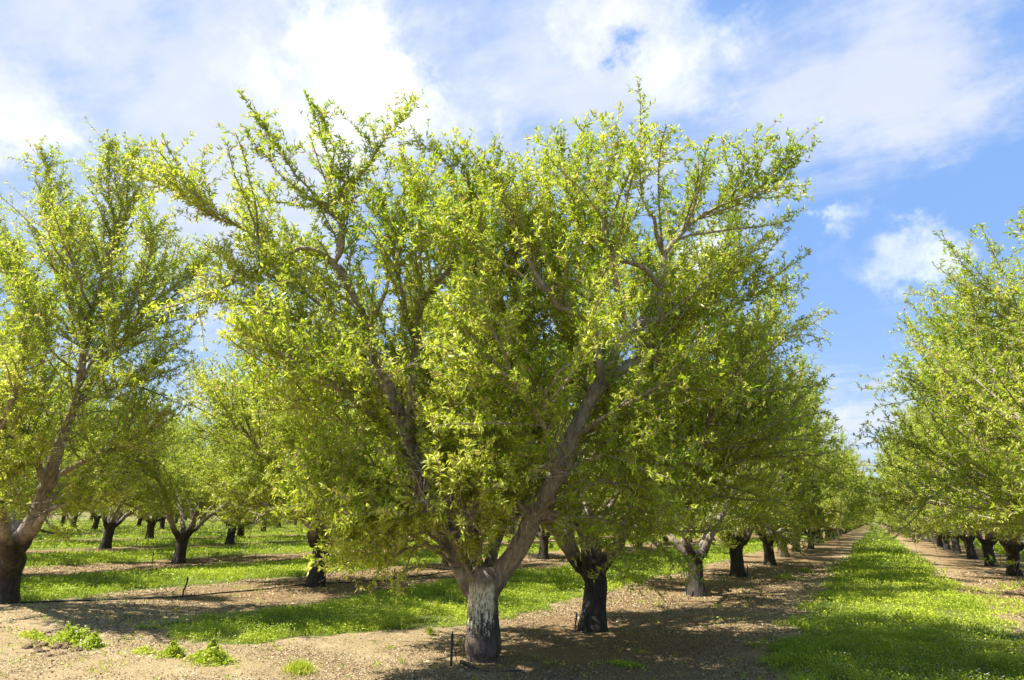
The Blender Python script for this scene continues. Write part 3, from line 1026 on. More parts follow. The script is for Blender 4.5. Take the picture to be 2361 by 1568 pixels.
# ------------------------------------------------------------------ the thick tree at the left edge
LBp = gnd(0, 1393)
LZ = depth(LBp)
LL = [
    [(6, 1310, 0, .2), (32, 1268, -.05, .155), (66, 1222, -.1, .14), (92, 1180, -.1, .125), (105, 1130, -.1, .115), (118, 1080, -.1, .10), (136, 1030, -.1, .088), (154, 980, -.1, .075), (172, 930, -.1, .068), (186, 870, 0, .06), (195, 800, 0, .052), (212, 720, 0, .045), (235, 640, 0, .034), (262, 540, 0, .022), (252, 440, 0, .010), (252, 330, 0, .004)],
    [(140, 1092, -.1, .06), (175, 1075, -.3, .045), (240, 1040, -.5, .036), (310, 1010, -.7, .026), (380, 960, -.9, .012)],
    [(178, 930, 0, .06), (230, 850, .3, .045), (290, 780, .5, .036), (350, 700, .6, .026), (430, 640, .7, .015), (480, 590, .7, .007)],
    [(197, 800, 0, .045), (160, 690, .2, .036), (130, 580, .2, .020), (115, 470, .2, .011), (105, 350, .2, .004)],
    [(240, 640, 0, .03), (280, 540, .2, .022), (300, 430, .2, .012), (302, 350, .2, .005)],
    [(20, 1300, 0, .17), (-30, 1200, .2, .13), (-80, 1080, .4, .1), (-110, 930, .5, .07), (-90, 780, .6, .05), (-60, 640, .6, .03), (-20, 500, .6, .012)],
    [(20, 1300, 0, .14), (40, 1180, .6, .1), (60, 1020, 1.2, .075), (100, 860, 1.6, .05), (60, 720, 1.8, .034), (30, 560, 1.8, .015)],
    [(25, 1300, -.1, .12), (0, 1200, -.6, .09), (-20, 1060, -1.1, .06), (30, 920, -1.4, .04), (60, 790, -1.5, .022), (50, 650, -1.5, .01)],
    [(113, 1130, -.1, .06), (60, 1010, -.5, .045), (30, 900, -.7, .03), (20, 760, -.8, .016)],
    [(290, 780, .5, .03), (330, 700, .9, .022), (400, 640, 1.1, .012), (450, 620, 1.2, .007)],
    [(80, 1222, -.1, .05), (110, 1180, -.6, .035), (200, 1150, -.9, .02), (270, 1130, -1.1, .009)],
    [(60, 700, 1.8, .03), (0, 600, 1.9, .02), (-30, 500, 1.9, .01)],
    [(215, 720, 0, .03), (170, 620, -.5, .022), (150, 560, -.6, .014), (160, 490, -.6, .007)],
    [(190, 870, 0, .03), (110, 800, -.5, .022), (60, 700, -.7, .015), (20, 600, -.8, .008)],
    [(190, 870, 0, .03), (270, 760, -.5, .024), (330, 640, -.6, .017), (350, 560, -.6, .010), (340, 500, -.6, .006)],
    [(178, 930, -.1, .03), (250, 900, -.6, .022), (330, 860, -.8, .014), (400, 800, -.9, .007)],
    [(142, 1030, -.1, .03), (60, 1000, -.7, .022), (0, 930, -.9, .012)],
    [(-30, 1200, .2, .05), (20, 1120, -.6, .036), (60, 1060, -1.2, .022), (130, 1020, -1.5, .011)],
    [(230, 850, .3, .03), (180, 780, .9, .022), (200, 640, 1.2, .014), (190, 530, 1.3, .007)],
]
limbs = [img_limb(r, LBp, LZ) for r in LL]
tr = (np.array([(0, 0, -.2), (0, 0, .02), (0, 0, .2), (0, 0, .45), (0, 0, .62), (0, 0, .74), (0, 0, .85)]), [.28, .27, .22, .20, .22, .21, .13])
m1, m2 = build_tree('leftedge', limbs, tr, 23, sec_len=(0.6, 1.8), sec_gap=0.062, tw_gap=0.066, spur_gap=0.044, leaf=0.062, per=(2, 5), voxel=0.018, whips=0, zlow=1.0, tipf=0.75, clear=clear_left)
t_left = thing('almond_tree', 'thick-trunked almond tree at the left edge, pale curved limb with a round knot', 'tree', LBp, GROUP)
link('trunk', m1, None, t_left)
link('crown', m2, None, t_left)

# ------------------------------------------------------------------ variants for all other trees
near, midv, farv = [], [], []
for s in range(4):
    near.append(build_tree('near%d' % s, generic_limbs(100 + s, n=5 + s % 2, spread=[1.0, .9, 1.05, .95][s], forks=3), generic_trunk(.17, .85, s), 200 + s,
                           sec_len=(0.7, 1.8), sec_gap=0.080, tw_gap=0.058, spur_gap=0.043, leaf=0.060, per=(2, 5), voxel=0.018, whips=16, zlow=1.1))
for s in range(3):
    midv.append(build_tree('mid%d' % s, generic_limbs(120 + s, n=5, forks=3), generic_trunk(.17, .85, 10 + s), 300 + s,
                           sec_len=(0.7, 1.8), sec_gap=0.12, tw_gap=0.10, spur_gap=0.07, leaf=0.095, per=(3, 4), voxel=0.03, whips=10, secn=5, zlow=1.05))
for s in range(2):
    farv.append(build_tree('far%d' % s, generic_limbs(140 + s, n=5, forks=2), generic_trunk(.17, .85, 20 + s), 400 + s,
                           sec_len=(0.7, 1.5), sec_gap=0.22, tw_gap=0.18, spur_gap=0.13, leaf=0.17, per=(3, 3), voxel=0.05, whips=6, secn=4, wood_detail=False, zlow=1.0))

ORD = ['first', 'second', 'third', 'fourth', 'fifth', 'sixth', 'seventh', 'eighth', 'ninth', 'tenth', 'eleventh', 'twelfth', 'thirteenth', 'fourteenth', 'fifteenth', 'sixteenth']
rngT = random.Random(4)


def place(pair, loc, label, rz, s=1.0, sz=None, lean=(0, 0)):
    e = thing('almond_tree', label, 'tree', loc, GROUP)
    e.rotation_euler = (lean[0], lean[1], rz)
    e.scale = (s, s, sz or s)
    link('trunk', pair[0], None, e)
    link('crown', pair[1], None, e)
    return e


def az(p):
    return math.degrees(math.atan2(-p[0], p[1])) - 30.06   # + = left of the view axis


LABELED = {}
cands = []      # (x, y, row, idx)


def row_name(row):
    return {'A': 'the row just left of the grass lane', 'B': 'the second row left of the grass lane', 'C': 'the third row left of the grass lane',
            'D': 'the fourth row left of the grass lane', 'R': 'the row just right of the grass lane'}.get(row)


exactA = [(1367, 1452), (1607, 1372), (1702, 1328), (1776, 1303), (1810, 1285), (1836, 1272), (1870, 1266)]
for i, q in enumerate(exactA):
    g = gnd(*q)
    cands.append((g[0], g[1], 'A', i))
y = 45.2
i = 7
while y < 425:
    cands.append((-3.42 + rngT.gauss(0, .08), y + rngT.gauss(0, .15), 'A', i))
    y += 5.3
    i += 1
y = 9.2
i = 0
while y < 425:
    cands.append((3.62 + rngT.gauss(0, .06), y + rngT.gauss(0, .12), 'R', i))
    y += 5.3
    i += 1
for q, row in (((727, 1351), 'B'), ((411, 1299), 'C'), ((242, 1265), 'D')):
    g = gnd(*q)
    y = g[1]
    i = 0
    while y < (300 if row == 'B' else 150):
        cands.append((g[0] + (rngT.gauss(0, .12) if i else 0), y + (rngT.gauss(0, .15) if i else 0), row, i))
        y += 5.3
        i += 1
cands.append((-17.9, 6.2, 'C0', 0))
cands.append((-25.2, 8.2, 'D0', 0))
rows = [(-32.0, 'E'), (-39.1, 'F'), (-46.2, 'G'), (-53.3, 'H'), (-60.4, 'I'), (-67.5, 'J'), (-74.6, 'K')]
for j, (rx_, nm) in enumerate(rows):
    y = 8.0 + (j * 2.3) % 5.3
    while y < 110:
        cands.append((rx_ + rngT.gauss(0, .2), y + rngT.gauss(0, .2), nm, 0))
        y += 5.3
for j, (rx_, nm) in enumerate([(10.7, 'S'), (17.8, 'T')]):
    y = 22.0 + 2 * j
    while y < (160 if j == 0 else 110):
        cands.append((rx_ + rngT.gauss(0, .15), y + rngT.gauss(0, .2), nm, 0))
        y += 5.3

one, rest = [], []
for c in cands:
    d = math.hypot(c[0], c[1])
    a = az(c)
    m = math.degrees(math.atan2(3.0, max(d, 1)))
    if abs(a) > 40.5 + m:
        continue
    lim = {'A': 215, 'R': 215, 'B': 125, 'S': 90}.get(c[2], 85)
    if c[2] in 'EFGHIJK':
        lim = 66
    (one if d < lim else rest).append((d,) + c)
one.sort()
print('TREES individual', len(one), 'rest', len(rest))

BA = np.array([(300, 1700), (370, 1840), (480, 1700), (570, 1790), (700, 1810), (780, 1870), (800, 1975), (880, 1920), (950, 1850), (1000, 1950), (1080, 1995), (1200, 2010)], float)
BR = np.array([(300, 2380), (400, 2350), (430, 2275), (540, 2250), (640, 2185), (780, 2140), (900, 2085), (960, 2075), (1000, 2045), (1200, 2022)], float)
SUB = []
for pr in near:
    co = np.empty(len(pr[1].vertices) * 3, np.float32)
    pr[1].vertices.foreach_get('co', co)
    SUB.append(co.reshape(-1, 3)[::60])


def fit_turn(x, y, sc0, row, want):
    """turn (and kind) of tree whose crown reaches as far over the lane as the photographed row does"""
    best = None
    for vi, co in enumerate(SUB):
        for k in range(72):
            a_ = (k % 24) / 24 * 2 * math.pi
            sc_ = sc0 * ((1.0, 1.08, 1.17)[k // 24] if row == 'R' else (1.0, 1.05, .95)[k // 24])
            c_, s_ = math.cos(a_) * sc_, math.sin(a_) * sc_
            P_ = np.stack([co[:, 0] * c_ - co[:, 1] * s_ + x, co[:, 0] * s_ + co[:, 1] * c_ + y, co[:, 2] * sc_], -1) - CPOS
            z_ = P_ @ _f
            px = CXP + FPX * (P_ @ CXR) / z_
            py = CYP - FPX * (P_ @ CYU) / z_
            if row == 'A':
                ov = px - np.interp(py, BA[:, 0], BA[:, 1])
                ov[py < 330] += 150
            else:
                ov = np.interp(py, BR[:, 0], BR[:, 1]) - px
                ov[py < 400] += 260
            if row == 'R':
                lo_, hi_ = 430, min(1100, float(py.max()) - 40)
                if y > 17:
                    lo_ = max(lo_, float(np.percentile(py, 3)))
                cs = []
                for yb in np.arange(lo_, hi_, 60):
                    q_ = ov[(py >= yb) & (py < yb + 60)]
                    cs.append(220.0 if len(q_) < 12 else min(220, abs(np.percentile(q_, 98.0))))
                cst = float(np.mean(cs)) + max(0, np.percentile(ov, 99.7)) * .8
            else:
                cst = abs(np.percentile(ov, 99.0)) + max(0, np.percentile(ov, 99.8)) * 1.5
            if best is None or cst < best[0]:
                best = (cst, vi, a_, sc_)
    return best


for n, (d, x, y, row, i) in enumerate(one):
    rg = random.Random(int(x * 131 + y * 977))
    rz = rg.uniform(0, 6.28)
    s = rg.uniform(0.93, 1.06)
    lean = (rg.gauss(0, .035), rg.gauss(0, .035))
    loc = (x, y, -0.01)
    pair = near[rg.randrange(4)] if d < 34 else midv[rg.randrange(3)] if d < 95 else farv[rg.randrange(2)]
    if row in 'ABCDR' and len(row) == 1 and i < {'A': 12, 'B': 5, 'C': 4, 'D': 3, 'R': 11}[row]:
        k = i + 1 if row == 'A' else i
        extra = ''
        if row == 'A':
            lab = '%s almond tree behind the whitewashed one, same row left of the grass lane' % ORD[i]
            if i == 0:
                lab = 'dark-trunked almond tree standing right behind the whitewashed one, drip stake at its foot'
            if i == 1:
                lab = 'almond tree with black trunk leaning left, second behind the whitewashed one'
        elif row == 'R':
            lab = '%s almond tree along the row just right of the grass lane' % ORD[i]
        elif row == 'B':
            lab = '%s almond tree behind the fan-branched one on the hose line' % ORD[i - 1]
            if i == 0:
                lab = 'fan-branched almond tree on the black hose line, left of the whitewashed tree'
        else:
            lab = '%s almond tree from the front in %s' % (ORD[i + 1], row_name(row))
    elif row == 'A':
        lab = 'distant almond tree towards the vanishing end of the row just left of the grass lane'
    elif row == 'R':
        lab = 'distant almond tree towards the vanishing end of the row just right of the grass lane'
    elif row in 'ST':
        lab = 'almond tree hidden behind the first row on the right of the grass lane'
    elif row == 'C0':
        lab = 'first almond tree of the third row, crown behind the thick tree at the left edge'
    elif row == 'D0':
        lab = 'first almond tree of the fourth row, at the left edge of the picture'
    else:
        lab = 'almond tree deep in the left block, small dark trunk in shaded green weeds'
    if row == 'A' and i == 0:
        s, lean = 1.0, (0, 0)
    if row == 'A' and i == 1:
        s, lean = 1.0, (0.0, -.10)
    if row == 'B' and i == 0:
        pair, rz, s, lean = near[3], 1.0, 1.0, (0.02, .05)
    if row in 'AR' and d < 42:
        if row == 'R':
            s = 1.03
        bst = fit_turn(x, y, s, row, 0)
        print('FIT', row, i, [round(float(q), 2) for q in bst])
        pair, rz, s = near[bst[1]], bst[2], bst[3]
    place(pair, loc, lab, rz, s, None, lean)

# the far ends of the rows, past what can be told apart
if rest:
    Vs, Fs, Ts = [], [], []
    cm = farv[0][1]
    nv = len(cm.vertices)
    co = np.empty(nv * 3, np.float32)
    cm.vertices.foreach_get('co', co)
    co = co.reshape(-1, 4, 3)
    tint = np.empty(len(cm.polygons), np.float32)
    cm.attributes['tint'].data.foreach_get('value', tint)
    rg = np.random.default_rng(9)
    bark_parts = []
    for d, x, y, row, i in rest:
        sel = rg.random(len(co)) < 0.30
        q = co[sel] - co[sel][:, :1]
        q = co[sel][:, :1] + q * 1.7
        a = rg.uniform(0, 6.28)
        R_ = np.array([[math.cos(a), -math.sin(a), 0], [math.sin(a), math.cos(a), 0], [0, 0, 1]])
        Vs.append((q.reshape(-1, 3) @ R_.T) * rg.uniform(.93, 1.05) + np.array([x, y, 0]))
        Ts.append(tint[sel])
        P_ = np.array([[(x, y, -.1), (x, y, .4), (x, y, 1.2), (x + .1, y, 2.4)]])
        bark_parts.append(tubes(P_, np.array([[.2, .17, .14, .03]]), 6))
    V = np.vstack(Vs)
    me = mesh_from('far_foliage', V, np.arange(len(V)).reshape(-1, 4), False, {'tint': np.concatenate(Ts)})
    me.materials.append(MAT_LEAF)
    e = thing('distant_orchard', 'far rows of almond trees merging into one green mass by the horizon', 'orchard', (0, 0, 0))
    e['kind'] = 'stuff'
    link('foliage', me, None, e)['kind'] = 'stuff'
    V, F = join_quads(bark_parts)
    link('trunks', mesh_from('far_trunks', V, F, True), MAT_BARK, e)['kind'] = 'stuff'

# a belt of trees beyond the cross road
belt = []
rg = np.random.default_rng(17)
Nl = 5000
bx = rg.uniform(-420, 120, Nl)
bz = rg.random(Nl) ** 0.8
top = 4.6 + 2.2 * fbm(np.stack([bx, bx * 0], -1), .08, 3, 5)
pos = np.stack([bx, 470 + rg.uniform(0, 14, Nl), bz * top], -1)
me = leaves_mesh('belt', pos, norm(rg.normal(0, 1, (Nl, 3))), (3, 3), 1.3, rg)
bo = link('distant_tree_belt', me)
tag(bo, 'low green belt of trees across the far end of the lane', 'tree belt', None, 'stuff')

# ------------------------------------------------------------------ ground cover (green weeds and grass)
rg = np.random.default_rng(31)


def cover_points():
    """random points over the visible ground, density falling with distance so that the picture is evenly covered"""
    outp = []
    # sample in polar coordinates about the eye: uniform in angle, log-uniform in distance
    N = 2600000
    a = np.radians(rg.uniform(-44, 44, N) + 30.06)
    d = np.exp(rg.uniform(math.log(3.4), math.log(90), N))
    # fewer points for the far part
    keep = rg.random(N) < np.clip(14.0 / d, 0.3, 1.0)
    a, d = a[keep], d[keep]
    x, y = -np.sin(a) * d, np.cos(a) * d
    return x, y, d


x, y, d = cover_points()
cm_ = cover_mask(x, y)
p2 = np.stack([x, y], -1)
bare = fbm(p2, 2.1, 4, 41)
dens = np.clip(cm_ * 4.0 + 0.35, 0, 1) * np.clip((0.64 - bare) * 7.0, 0.12, 1)
# the lane thins out and shows soil in patches
dens = np.where((np.abs(x) < 3.4) & (fbm(p2, 0.7, 3, 44) > .54), dens * 0.4, dens)
# scattered weeds on the bare strip right of the lane
wr = (x > 1.4) & (x < 3.6) & (y < 22) & (fbm(p2, 1.1, 3, 52) > 0.55) & (cm_ < 0)
dens = np.where(wr, 0.35, dens)
sp = (cm_ < 0.0) & (fbm(p2, 3.4, 3, 58) > 0.72) & (d < 22) & ~((np.abs(x + 3.6) < 2.4) & (y < 9.5))
dens = np.where(sp, np.maximum(dens, 0.09), dens)
sp2 = (cm_ < 0.0) & (fbm(p2, 9.0, 2, 59) > 0.85) & (d < 14)
dens = np.where(sp2, 0.5, dens)
k = rg.random(len(x)) < dens
k &= y > 1.5
x, y, d, cm_ = x[k], y[k], d[k], cm_[k]
p2 = np.stack([x, y], -1)
hgt = (0.045 + 0.13 * fbm(p2, 1.4, 3, 61) ** 1.3 + 0.05 * fbm(p2, 6, 2, 62)) * np.clip(0.45 + cm_ * 1.6, 0.3, 1)
sc = np.clip(d / 11.0, 0.85, 4.6)
Mn = len(x)
z = ground_h(x, y) + hgt * rg.random(Mn) ** 0.7
blade = rg.random(Mn) < 0.30
th = rg.uniform(0, 2 * np.pi, Mn)
L = np.where(blade, rg.uniform(.05, .11, Mn), rg.uniform(.013, .030, Mn)) * np.where(blade, np.clip(sc, 1, 2.6), sc)
W = np.where(blade, .0035 * sc, L * rg.uniform(.35, .6, Mn))
el = np.where(blade, rg.uniform(.7, 1.45, Mn), rg.normal(0.25, .5, Mn))
dr = np.stack([np.cos(th) * np.cos(el), np.sin(th) * np.cos(el), np.sin(el)], -1)
sd = norm(np.cross(dr, np.stack([0 * th, 0 * th, 1 + 0 * th], -1) + rg.normal(0, .5, (Mn, 3))))
z = np.where(blade, ground_h(x, y), z)
b0 = np.stack([x, y, z], -1)
tip = b0 + dr * L[:, None]
tip[:, 2] = np.maximum(tip[:, 2], z * 0 + 0.01)
md = b0 + dr * (L * .5)[:, None]
V = np.stack([b0, md - sd * W[:, None], tip, md + sd * W[:, None]], 1).reshape(-1, 3)
tint = np.clip(0.18 + 0.75 * fbm(p2, .8, 4, 71) - .1 - .04 + rg.normal(0, .11, Mn), 0, .80)
tint = np.where(rg.random(Mn) < .015, .98, tint)
me = mesh_from('cover', V, np.arange(4 * Mn).reshape(-1, 4), False, {'tint': tint})
me.materials.append(MAT_COVER)
gob = link('grass', me)
tag(gob, 'bright green weeds and grass growing in strips between the tree rows', 'grass', None, 'stuff')
print('COVER', Mn)

# small pale violet flowers in the lane
N = 1500
x = rg.uniform(-1.3, 1.9, N)
y = rg.uniform(4.5, 12, N) 
k = (fbm(np.stack([x, y], -1), .9, 2, 81) > .45) & (cover_mask(x, y) > .1)
x, y = x[k], y[k]
n = len(x)
c = np.stack([x, y, ground_h(x, y) + rg.uniform(.09, .16, n)], -1)
r = rg.uniform(.004, .010, n)
a = np.arange(5) / 5 * 2 * np.pi
V = c[:, None] + np.stack([np.cos(a)[None] * r[:, None], np.sin(a)[None] * r[:, None], (rg.normal(0, .5, (n, 1)) * r[:, None]) * np.cos(a)[None]], -1)
fo = link('wildflowers', mesh_from('flowers', V.reshape(-1, 3), np.arange(5 * n).reshape(-1, 5)), MAT_PETAL)
tag(fo, 'tiny pale violet flowers dotted through the weeds of the grass lane', 'flowers', None, 'stuff')

# ------------------------------------------------------------------ litter: hull chips, bits of twig on the bare strips
N = 620000
a = np.radians(rg.uniform(-44, 44, N) + 30.06)
d = np.exp(rg.uniform(math.log(3.6), math.log(26), N))
x, y = -np.sin(a) * d, np.cos(a) * d
k = (cover_mask(x, y) < 0.1) & (rg.random(N) < np.clip(fbm(np.stack([x, y], -1), 1.3, 3, 91) * 2.6 - .7, .10, 1) * np.where(x > -6, 1.0, .75)) & (y > 1.2)
x, y, d = x[k], y[k], d[k]
Mn = len(x)
sc = np.clip(d / 8, 1, 2.5)
L = rg.uniform(.004, .013, Mn) * sc
long_ = rg.random(Mn) < .12
L = np.where(long_, L * 2.6, L)
W = np.where(long_, L * .10, L * rg.uniform(.35, .8, Mn))
th = rg.uniform(0, 6.28, Mn)
el = rg.normal(0, .35, Mn)
dr = np.stack([np.cos(th) * np.cos(el), np.sin(th) * np.cos(el), np.sin(el)], -1)
sd = norm(np.cross(dr, np.stack([0 * th, 0 * th, 1 + 0 * th], -1) + rg.normal(0, .35, (Mn, 3))))
b0 = np.stack([x, y, ground_h(x, y) + .004 + rg.random(Mn) * .006], -1)
V = np.stack([b0 - dr * L[:, None], b0 - sd * W[:, None], b0 + dr * L[:, None], b0 + sd * W[:, None]], 1).reshape(-1, 3)
ml, t, out = new_mat('hull_litter')
av = t.node('ShaderNodeAttribute', attribute_name='tint')
col = t.ramp(av.outputs['Fac'], [(0, (.05, .032, .018)), (.35, (.17, .115, .06)), (.62, (.32, .235, .13)), (.85, (.46, .36, .21)), (1, (.68, .57, .38))])
p = t.node('ShaderNodeBsdfPrincipled')
t.put(p.inputs['Base Color'], col)
p.inputs['Roughness'].default_value = .85
p.inputs['Specular IOR Level'].default_value = .2
t.l.new(p.outputs[0], out.inputs[0])
me = mesh_from('litter', V, np.arange(4 * Mn).reshape(-1, 4), False, {'tint': rg.random(Mn)})
lo = link('leaf_litter', me, ml)
tag(lo, 'dry hull chips and twig bits scattered over the bare soil', 'litter', None, 'stuff')


# ------------------------------------------------------------------ weed clumps of their own
def weed(px, py, rx_, ry_, h, n, label, flower=False, seed=0, grassy=False, name='weed_clump', yellow=0.0):
    r = np.random.default_rng(seed)
    c = gnd(px, py)
    e = thing(name, label, 'weed', (c[0], c[1], float(ground_h(c[0], c[1]))))
    rr = np.abs(r.normal(0, .55, n))
    a_ = r.uniform(0, 6.28, n)
    edge = 0.7 + 0.5 * vnoise(np.stack([np.cos(a_), np.sin(a_)], -1), 1.7, seed)
    X, Y = np.cos(a_) * rr * rx_ * edge, np.sin(a_) * rr * ry_ * edge
    lump = 0.45 + 0.8 * fbm(np.stack([X, Y], -1), 7.0, 2, seed)
    Z = h * np.clip(1 - .6 * rr ** 1.5, .1, 1) * (.25 + 1.5 * fbm(np.stack([X, Y], -1), 13.0, 3, seed + 5) ** 1.5) * r.random(n) ** .8
    th_ = r.uniform(0, 6.28, n)
    if grassy:
        L_ = r.uniform(.05, .13, n)
        W_ = np.full(n, .003)
        el_ = r.uniform(.6, 1.4, n)
        Z = Z * .2
    else:
        L_ = r.uniform(.014, .032, n)
        W_ = L_ * r.uniform(.3, .5, n)
        el_ = r.normal(.35, .5, n)
    D_ = np.stack([np.cos(th_) * np.cos(el_), np.sin(th_) * np.cos(el_), np.sin(el_)], -1)
    S_ = norm(np.cross(D_, np.array([0, 0, 1.]) + r.normal(0, .5, (n, 3))))
    B_ = np.stack([X, Y, Z], -1)
    V_ = np.stack([B_, B_ + D_ * (L_ * .5)[:, None] - S_ * W_[:, None], B_ + D_ * L_[:, None], B_ + D_ * (L_ * .5)[:, None] + S_ * W_[:, None]], 1).reshape(-1, 3)
    me_ = mesh_from('weed', V_, np.arange(4 * n).reshape(-1, 4), False, {'tint': np.clip(r.normal(.5 + yellow, .2, n), 0, .95)})
    me_.materials.append(MAT_COVER)
    link('leaves', me_, None, e)
    # stems
    k_ = 26
    q = r.integers(0, n, k_)
    P_ = np.stack([B_[q] * np.array([.25, .25, 0]), B_[q] * np.array([.6, .6, .5]), B_[q]], 1)
    V_, F_ = tubes(P_, np.full((k_, 3), .0018), 4)
    link('stems', mesh_from('stems', V_, F_), MAT_COVER_STEM, e)
    if flower:
        m_ = 70
        q = r.integers(0, n, m_)
        ctr_ = B_[q] + np.array([0, 0, .02])
        a5 = np.arange(5) / 5 * 2 * np.pi
        V_ = ctr_[:, None] + np.stack([np.cos(a5)[None] * .007 + 0 * r.random((m_, 1)), np.sin(a5)[None] * .007 + 0 * r.random((m_, 1)), r.normal(0, .004, (m_, 5))], -1)
        link('flowers', mesh_from('fl', V_.reshape(-1, 3), np.arange(5 * m_).reshape(-1, 5)), MAT_PETAL, e)['kind'] = 'stuff'
    return e


MAT_COVER_STEM = plain('green_stem', (.12, .2, .04), .6)
weed(165, 1478, .34, .20, .17, 5200, 'dense round weed clump beside dark soil clods at the lower left', True, 1)
weed(210, 1492, .19, .14, .12, 1800, 'small flowering weed clump joined to the lower left round one', True, 2)
weed(75, 1470, .36, .10, .06, 1500, 'low flat yellow-green weed patch left of the dark soil clods', False, 3, yellow=.2)
weed(395, 1513, .15, .12, .11, 1500, 'small leafy weed clump left of the bigger one at the bottom', False, 4)
weed(485, 1525, .30, .17, .15, 4600, 'bushy bright green weed clump on the bare soil, lower left', True, 5)
weed(330, 1507, .15, .10, .06, 500, 'thin pale weed tuft on straw-coloured soil, lower left', False, 6, yellow=.3)
weed(690, 1552, .17, .13, .12, 1100, 'loose grassy weed tuft at the bottom edge', False, 7, True, yellow=.15)
weed(992, 1463, .07, .05, .10, 160, 'spiky little grass tuft left of the whitewashed trunk', False, 8, True)
weed(1440, 1535, .22, .12, .05, 600, 'flat green weed patch in tree shade at the bottom, right of centre', False, 9)
weed(1815, 1335, .45, .35, .20, 1500, 'upright weed clump on brown litter beside the grass lane', False, 10, yellow=.1)
weed(1858, 1318, .35, .3, .15, 800, 'further small weed clump on brown litter near the grass lane', False, 12, yellow=.1)

# dark soil clods beside the weed clump
import bmesh
r = random.Random(3)
clods = [(105 + r.gauss(0, 26) + 25 * (k % 3), 1492 + r.gauss(0, 7), r.uniform(.012, .045)) for k in range(34)]
for i, (px, py, s) in enumerate(clods):
    c = gnd(px, py)
    bm = bmesh.new()
    bmesh.ops.create_icosphere(bm, subdivisions=4, radius=1)
    vs = np.array([v.co[:] for v in bm.verts])
    dsp = 0.35 + 1.3 * fbm(vs + i * 7, 2.4, 5, i)
    vs = vs * dsp[:, None] * np.array([s * 1.3, s * 1.1, s * 0.75])
    for v, q in zip(bm.verts, vs):
        v.co = q
    me = bpy.data.meshes.new('clod')
    bm.to_mesh(me)
    bm.free()
    me.polygons.foreach_set('use_smooth', [True] * len(me.polygons))
    o = link('soil_clod', me, MAT_SOIL)
    o.location = (c[0], c[1], float(ground_h(c[0], c[1])) + .002)
    o.rotation_euler = (0, 0, r.uniform(0, 6))
    tag(o, 'lump of dark brown soil beside the weed clump at the lower left', 'clod', 'dark soil lumps by the weed clump')


# ------------------------------------------------------------------ irrigation
def tube_obj(name, pts, rad, mat, parent=None, sides=8, step=.03):
    P_, R_ = resample(pts, rad if hasattr(rad, '__len__') else [rad] * len(pts), step)
    V_, F_ = tubes(P_[None], R_[None], sides)
    me_ = bpy.data.meshes.new(name)
    n_ = len(P_) * sides
    faces = [tuple(int(i) for i in f) for f in F_] + [tuple(range(sides))[::-1], tuple(range(n_ - sides, n_))]
    me_.from_pydata([tuple(v) for v in V_], [], faces)
    me_.polygons.foreach_set('use_smooth', [True] * len(me_.polygons))
    me_.update()
    return link(name, me_, mat, parent)


def stake(px, py, h, label, tube_to=None, lean=(0.0, 0.0), rad=.012, kink=False):
    c = gnd(px, py)
    gz = float(ground_h(c[0], c[1]))
    e = thing('sprinkler_stake', label, 'sprinkler', (c[0], c[1], gz), 'micro-sprinkler stakes beside the trunks')
    t0 = np.array([lean[0], lean[1], h])
    pts = [(0, 0, -.05), tuple(t0 * .5), tuple(t0)]
    if kink:
        pts = [(0, 0, -.05), (.0, 0, h * .45), (.03, .0, h * .55), (.035, 0, h * .7), (.06, 0, h * .8), (.06, 0, h)]
        t0 = np.array([.06, 0, h])
    tube_obj('stake', pts, [rad * .9] + [rad] * (len(pts) - 1), MAT_STAKE, e)
    tube_obj('sprinkler_head', [tuple(t0 - [0, 0, .005]), tuple(t0 + [0, 0, .03]), tuple(t0 + [0, 0, .045]), tuple(t0 + [0, 0, .06])], [rad * 1.25, rad * 1.25, rad * .5, rad * .6], MAT_STAKE, e)
    if tube_to is not None:
        q = np.array([tube_to[0] - c[0], tube_to[1] - c[1], .012])
        m_ = q * .5
        tube_obj('feed_tube', [tuple(t0 * .85 + [.012, 0, 0]), (t0[0] * .5 + q[0] * .12 + .02, t0[1] * .5 + q[1] * .12, h * .45), (q[0] * .35, q[1] * .35, .03), (m_[0] * 1.3, m_[1] * 1.3, .01), tuple(q)], .0035, MAT_TUBE, e, 6)
    return e


g1 = gnd(1085, 1545)
stake(1040, 1535, .27, 'black sprinkler stake just left of the whitewashed trunk', g1[:2], rad=.0135)
g2 = gnd(1350, 1459)
stake(1324, 1458, .21, 'black sprinkler stake at the left foot of the tree behind the whitewashed one', g2[:2], (.03, .015), rad=.012)
stake(1583, 1374, .26, 'black sprinkler stake left of the leaning trunk', None, (0, 0), rad=.012)
stake(421, 1378, .30, 'crooked black sprinkler stake standing on the long hose at the left', None, rad=.014, kink=True)
stake(350, 1302, .28, 'thin black sprinkler stake on the bare strip left of the third-row trunk', None, rad=.013)
stake(908, 1347, .28, 'thin black sprinkler stake on the hose, half behind hanging leaves', None, rad=.012)
stake(1722, 1330, .28, 'small sprinkler stake at the right foot of the third trunk in the lane row', None, (.04, 0), rad=.013)

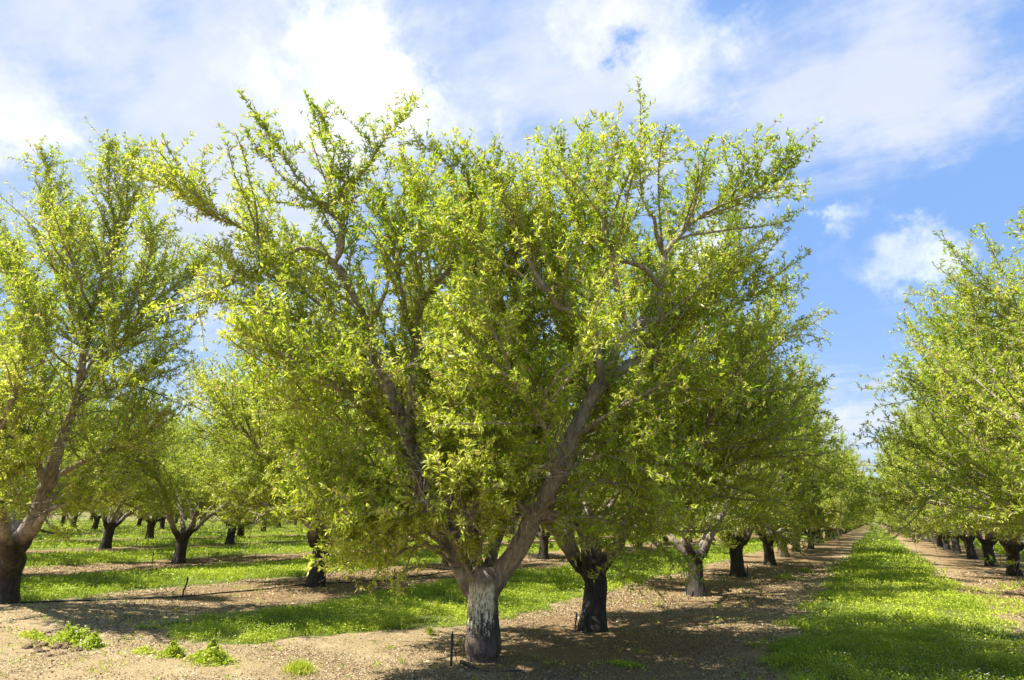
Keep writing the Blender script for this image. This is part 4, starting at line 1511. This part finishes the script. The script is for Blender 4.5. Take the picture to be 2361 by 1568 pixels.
hp = [(-60, 1400), (0, 1396), (60, 1392), (130, 1390), (230, 1388), (320, 1384), (420, 1377), (520, 1367), (620, 1356), (705, 1348), (780, 1344), (860, 1340), (960, 1330)]
pts = []
for q in hp:
    c = gnd(*q)
    pts.append((c[0], c[1], float(ground_h(c[0], c[1])) + .012))
c = pts[-1]
pts += [(-10.5, 30, .012), (-10.5, 60, .012)]
h = tube_obj('irrigation_hose', pts, .0125, MAT_HOSE, None, 8, .12)
tag(h, 'long black irrigation hose running on bare soil along the second tree row', 'hose')
pts = [tuple(gnd(*q) + np.array([0, 0, hh])) for q, hh in (((1063, 1530), .02), ((1080, 1537), .018), ((1100, 1546), .012), ((1128, 1553), .008), ((1160, 1551), .008), ((1195, 1550), .012), ((1225, 1556), .0))]
h = tube_obj('irrigation_hose', pts, [.02, .022, .015, .011, .009, .008, .007], MAT_HOSE, None, 8, .03)
tag(h, 'short curved piece of black hose on the soil in front of the whitewashed trunk', 'hose')
g = t2b = gnd(1367, 1452)
pts = [tuple(gnd(*q) + np.array([0, 0, .012])) for q in ((1335, 1458), (1365, 1461), (1395, 1452), (1430, 1450))]
h = tube_obj('drip_tube', pts, .005, MAT_TUBE, None, 6, .03)
tag(h, 'thin drip tube curling round the foot of the tree behind the whitewashed one', 'tube')


# fallen twigs
def fallen(px, py, L, a_, label, seed):
    r_ = np.random.default_rng(seed)
    c = gnd(px, py)
    e = thing('fallen_branch', label, 'branch', (c[0], c[1], float(ground_h(c[0], c[1])) + .01))
    dr_ = np.array([math.cos(a_), math.sin(a_), .05])
    p_ = [tuple(dr_ * L * u + r_.normal(0, .012, 3) * np.array([1, 1, .3]) + np.array([0, 0, .01])) for u in np.linspace(0, 1, 6)]
    tube_obj('stem', p_, list(np.linspace(.012, .004, 6)), MAT_TWIG, e, 6)
    for k_ in (2, 3, 4):
        b_ = np.array(p_[k_])
        q_ = b_ + np.array([math.cos(a_ + (-1) ** k_ * .8), math.sin(a_ + (-1) ** k_ * .8), .35]) * L * .3
        tube_obj('side_twig', [tuple(b_), tuple((b_ + q_) / 2 + [0, 0, .02]), tuple(q_)], [.005, .004, .002], MAT_TWIG, e, 5)
    return e


fallen(2335, 1335, .8, 2.4, 'fallen bare branch on the soil under the right row, near the right edge', 1)
fallen(640, 1403, .55, .5, 'thin bleached twig lying on the bare soil below the hose', 2)

# utility pole beyond the end of the lane
bp = CPOS + ray(2007, 1208) * 1.0
d_ = ray(2007, 1201)
dist = 470.0
px_, py_ = d_[0] / d_[1] * dist, dist
e = thing('utility_pole', 'thin utility pole with a crossarm far beyond the end of the lane', 'pole', (px_, py_, 0))
PH = depth((px_, py_, 0)) * 135 / FPX + 1.5
tube_obj('pole', [(0, 0, -1), (0, 0, PH * .5), (0, 0, PH)], [.45, .38, .3], MAT_POLE, e, 10, 4)
tube_obj('crossarm', [(-3.6, 0, PH * .94), (0, 0, PH * .94), (3.6, 0, PH * .94)], .22, MAT_POLE, e, 6, 2)
tube_obj('crossarm', [(-2.6, 0, PH * .84), (0, 0, PH * .84), (2.6, 0, PH * .84)], .18, MAT_POLE, e, 6, 2)
print('DONE')
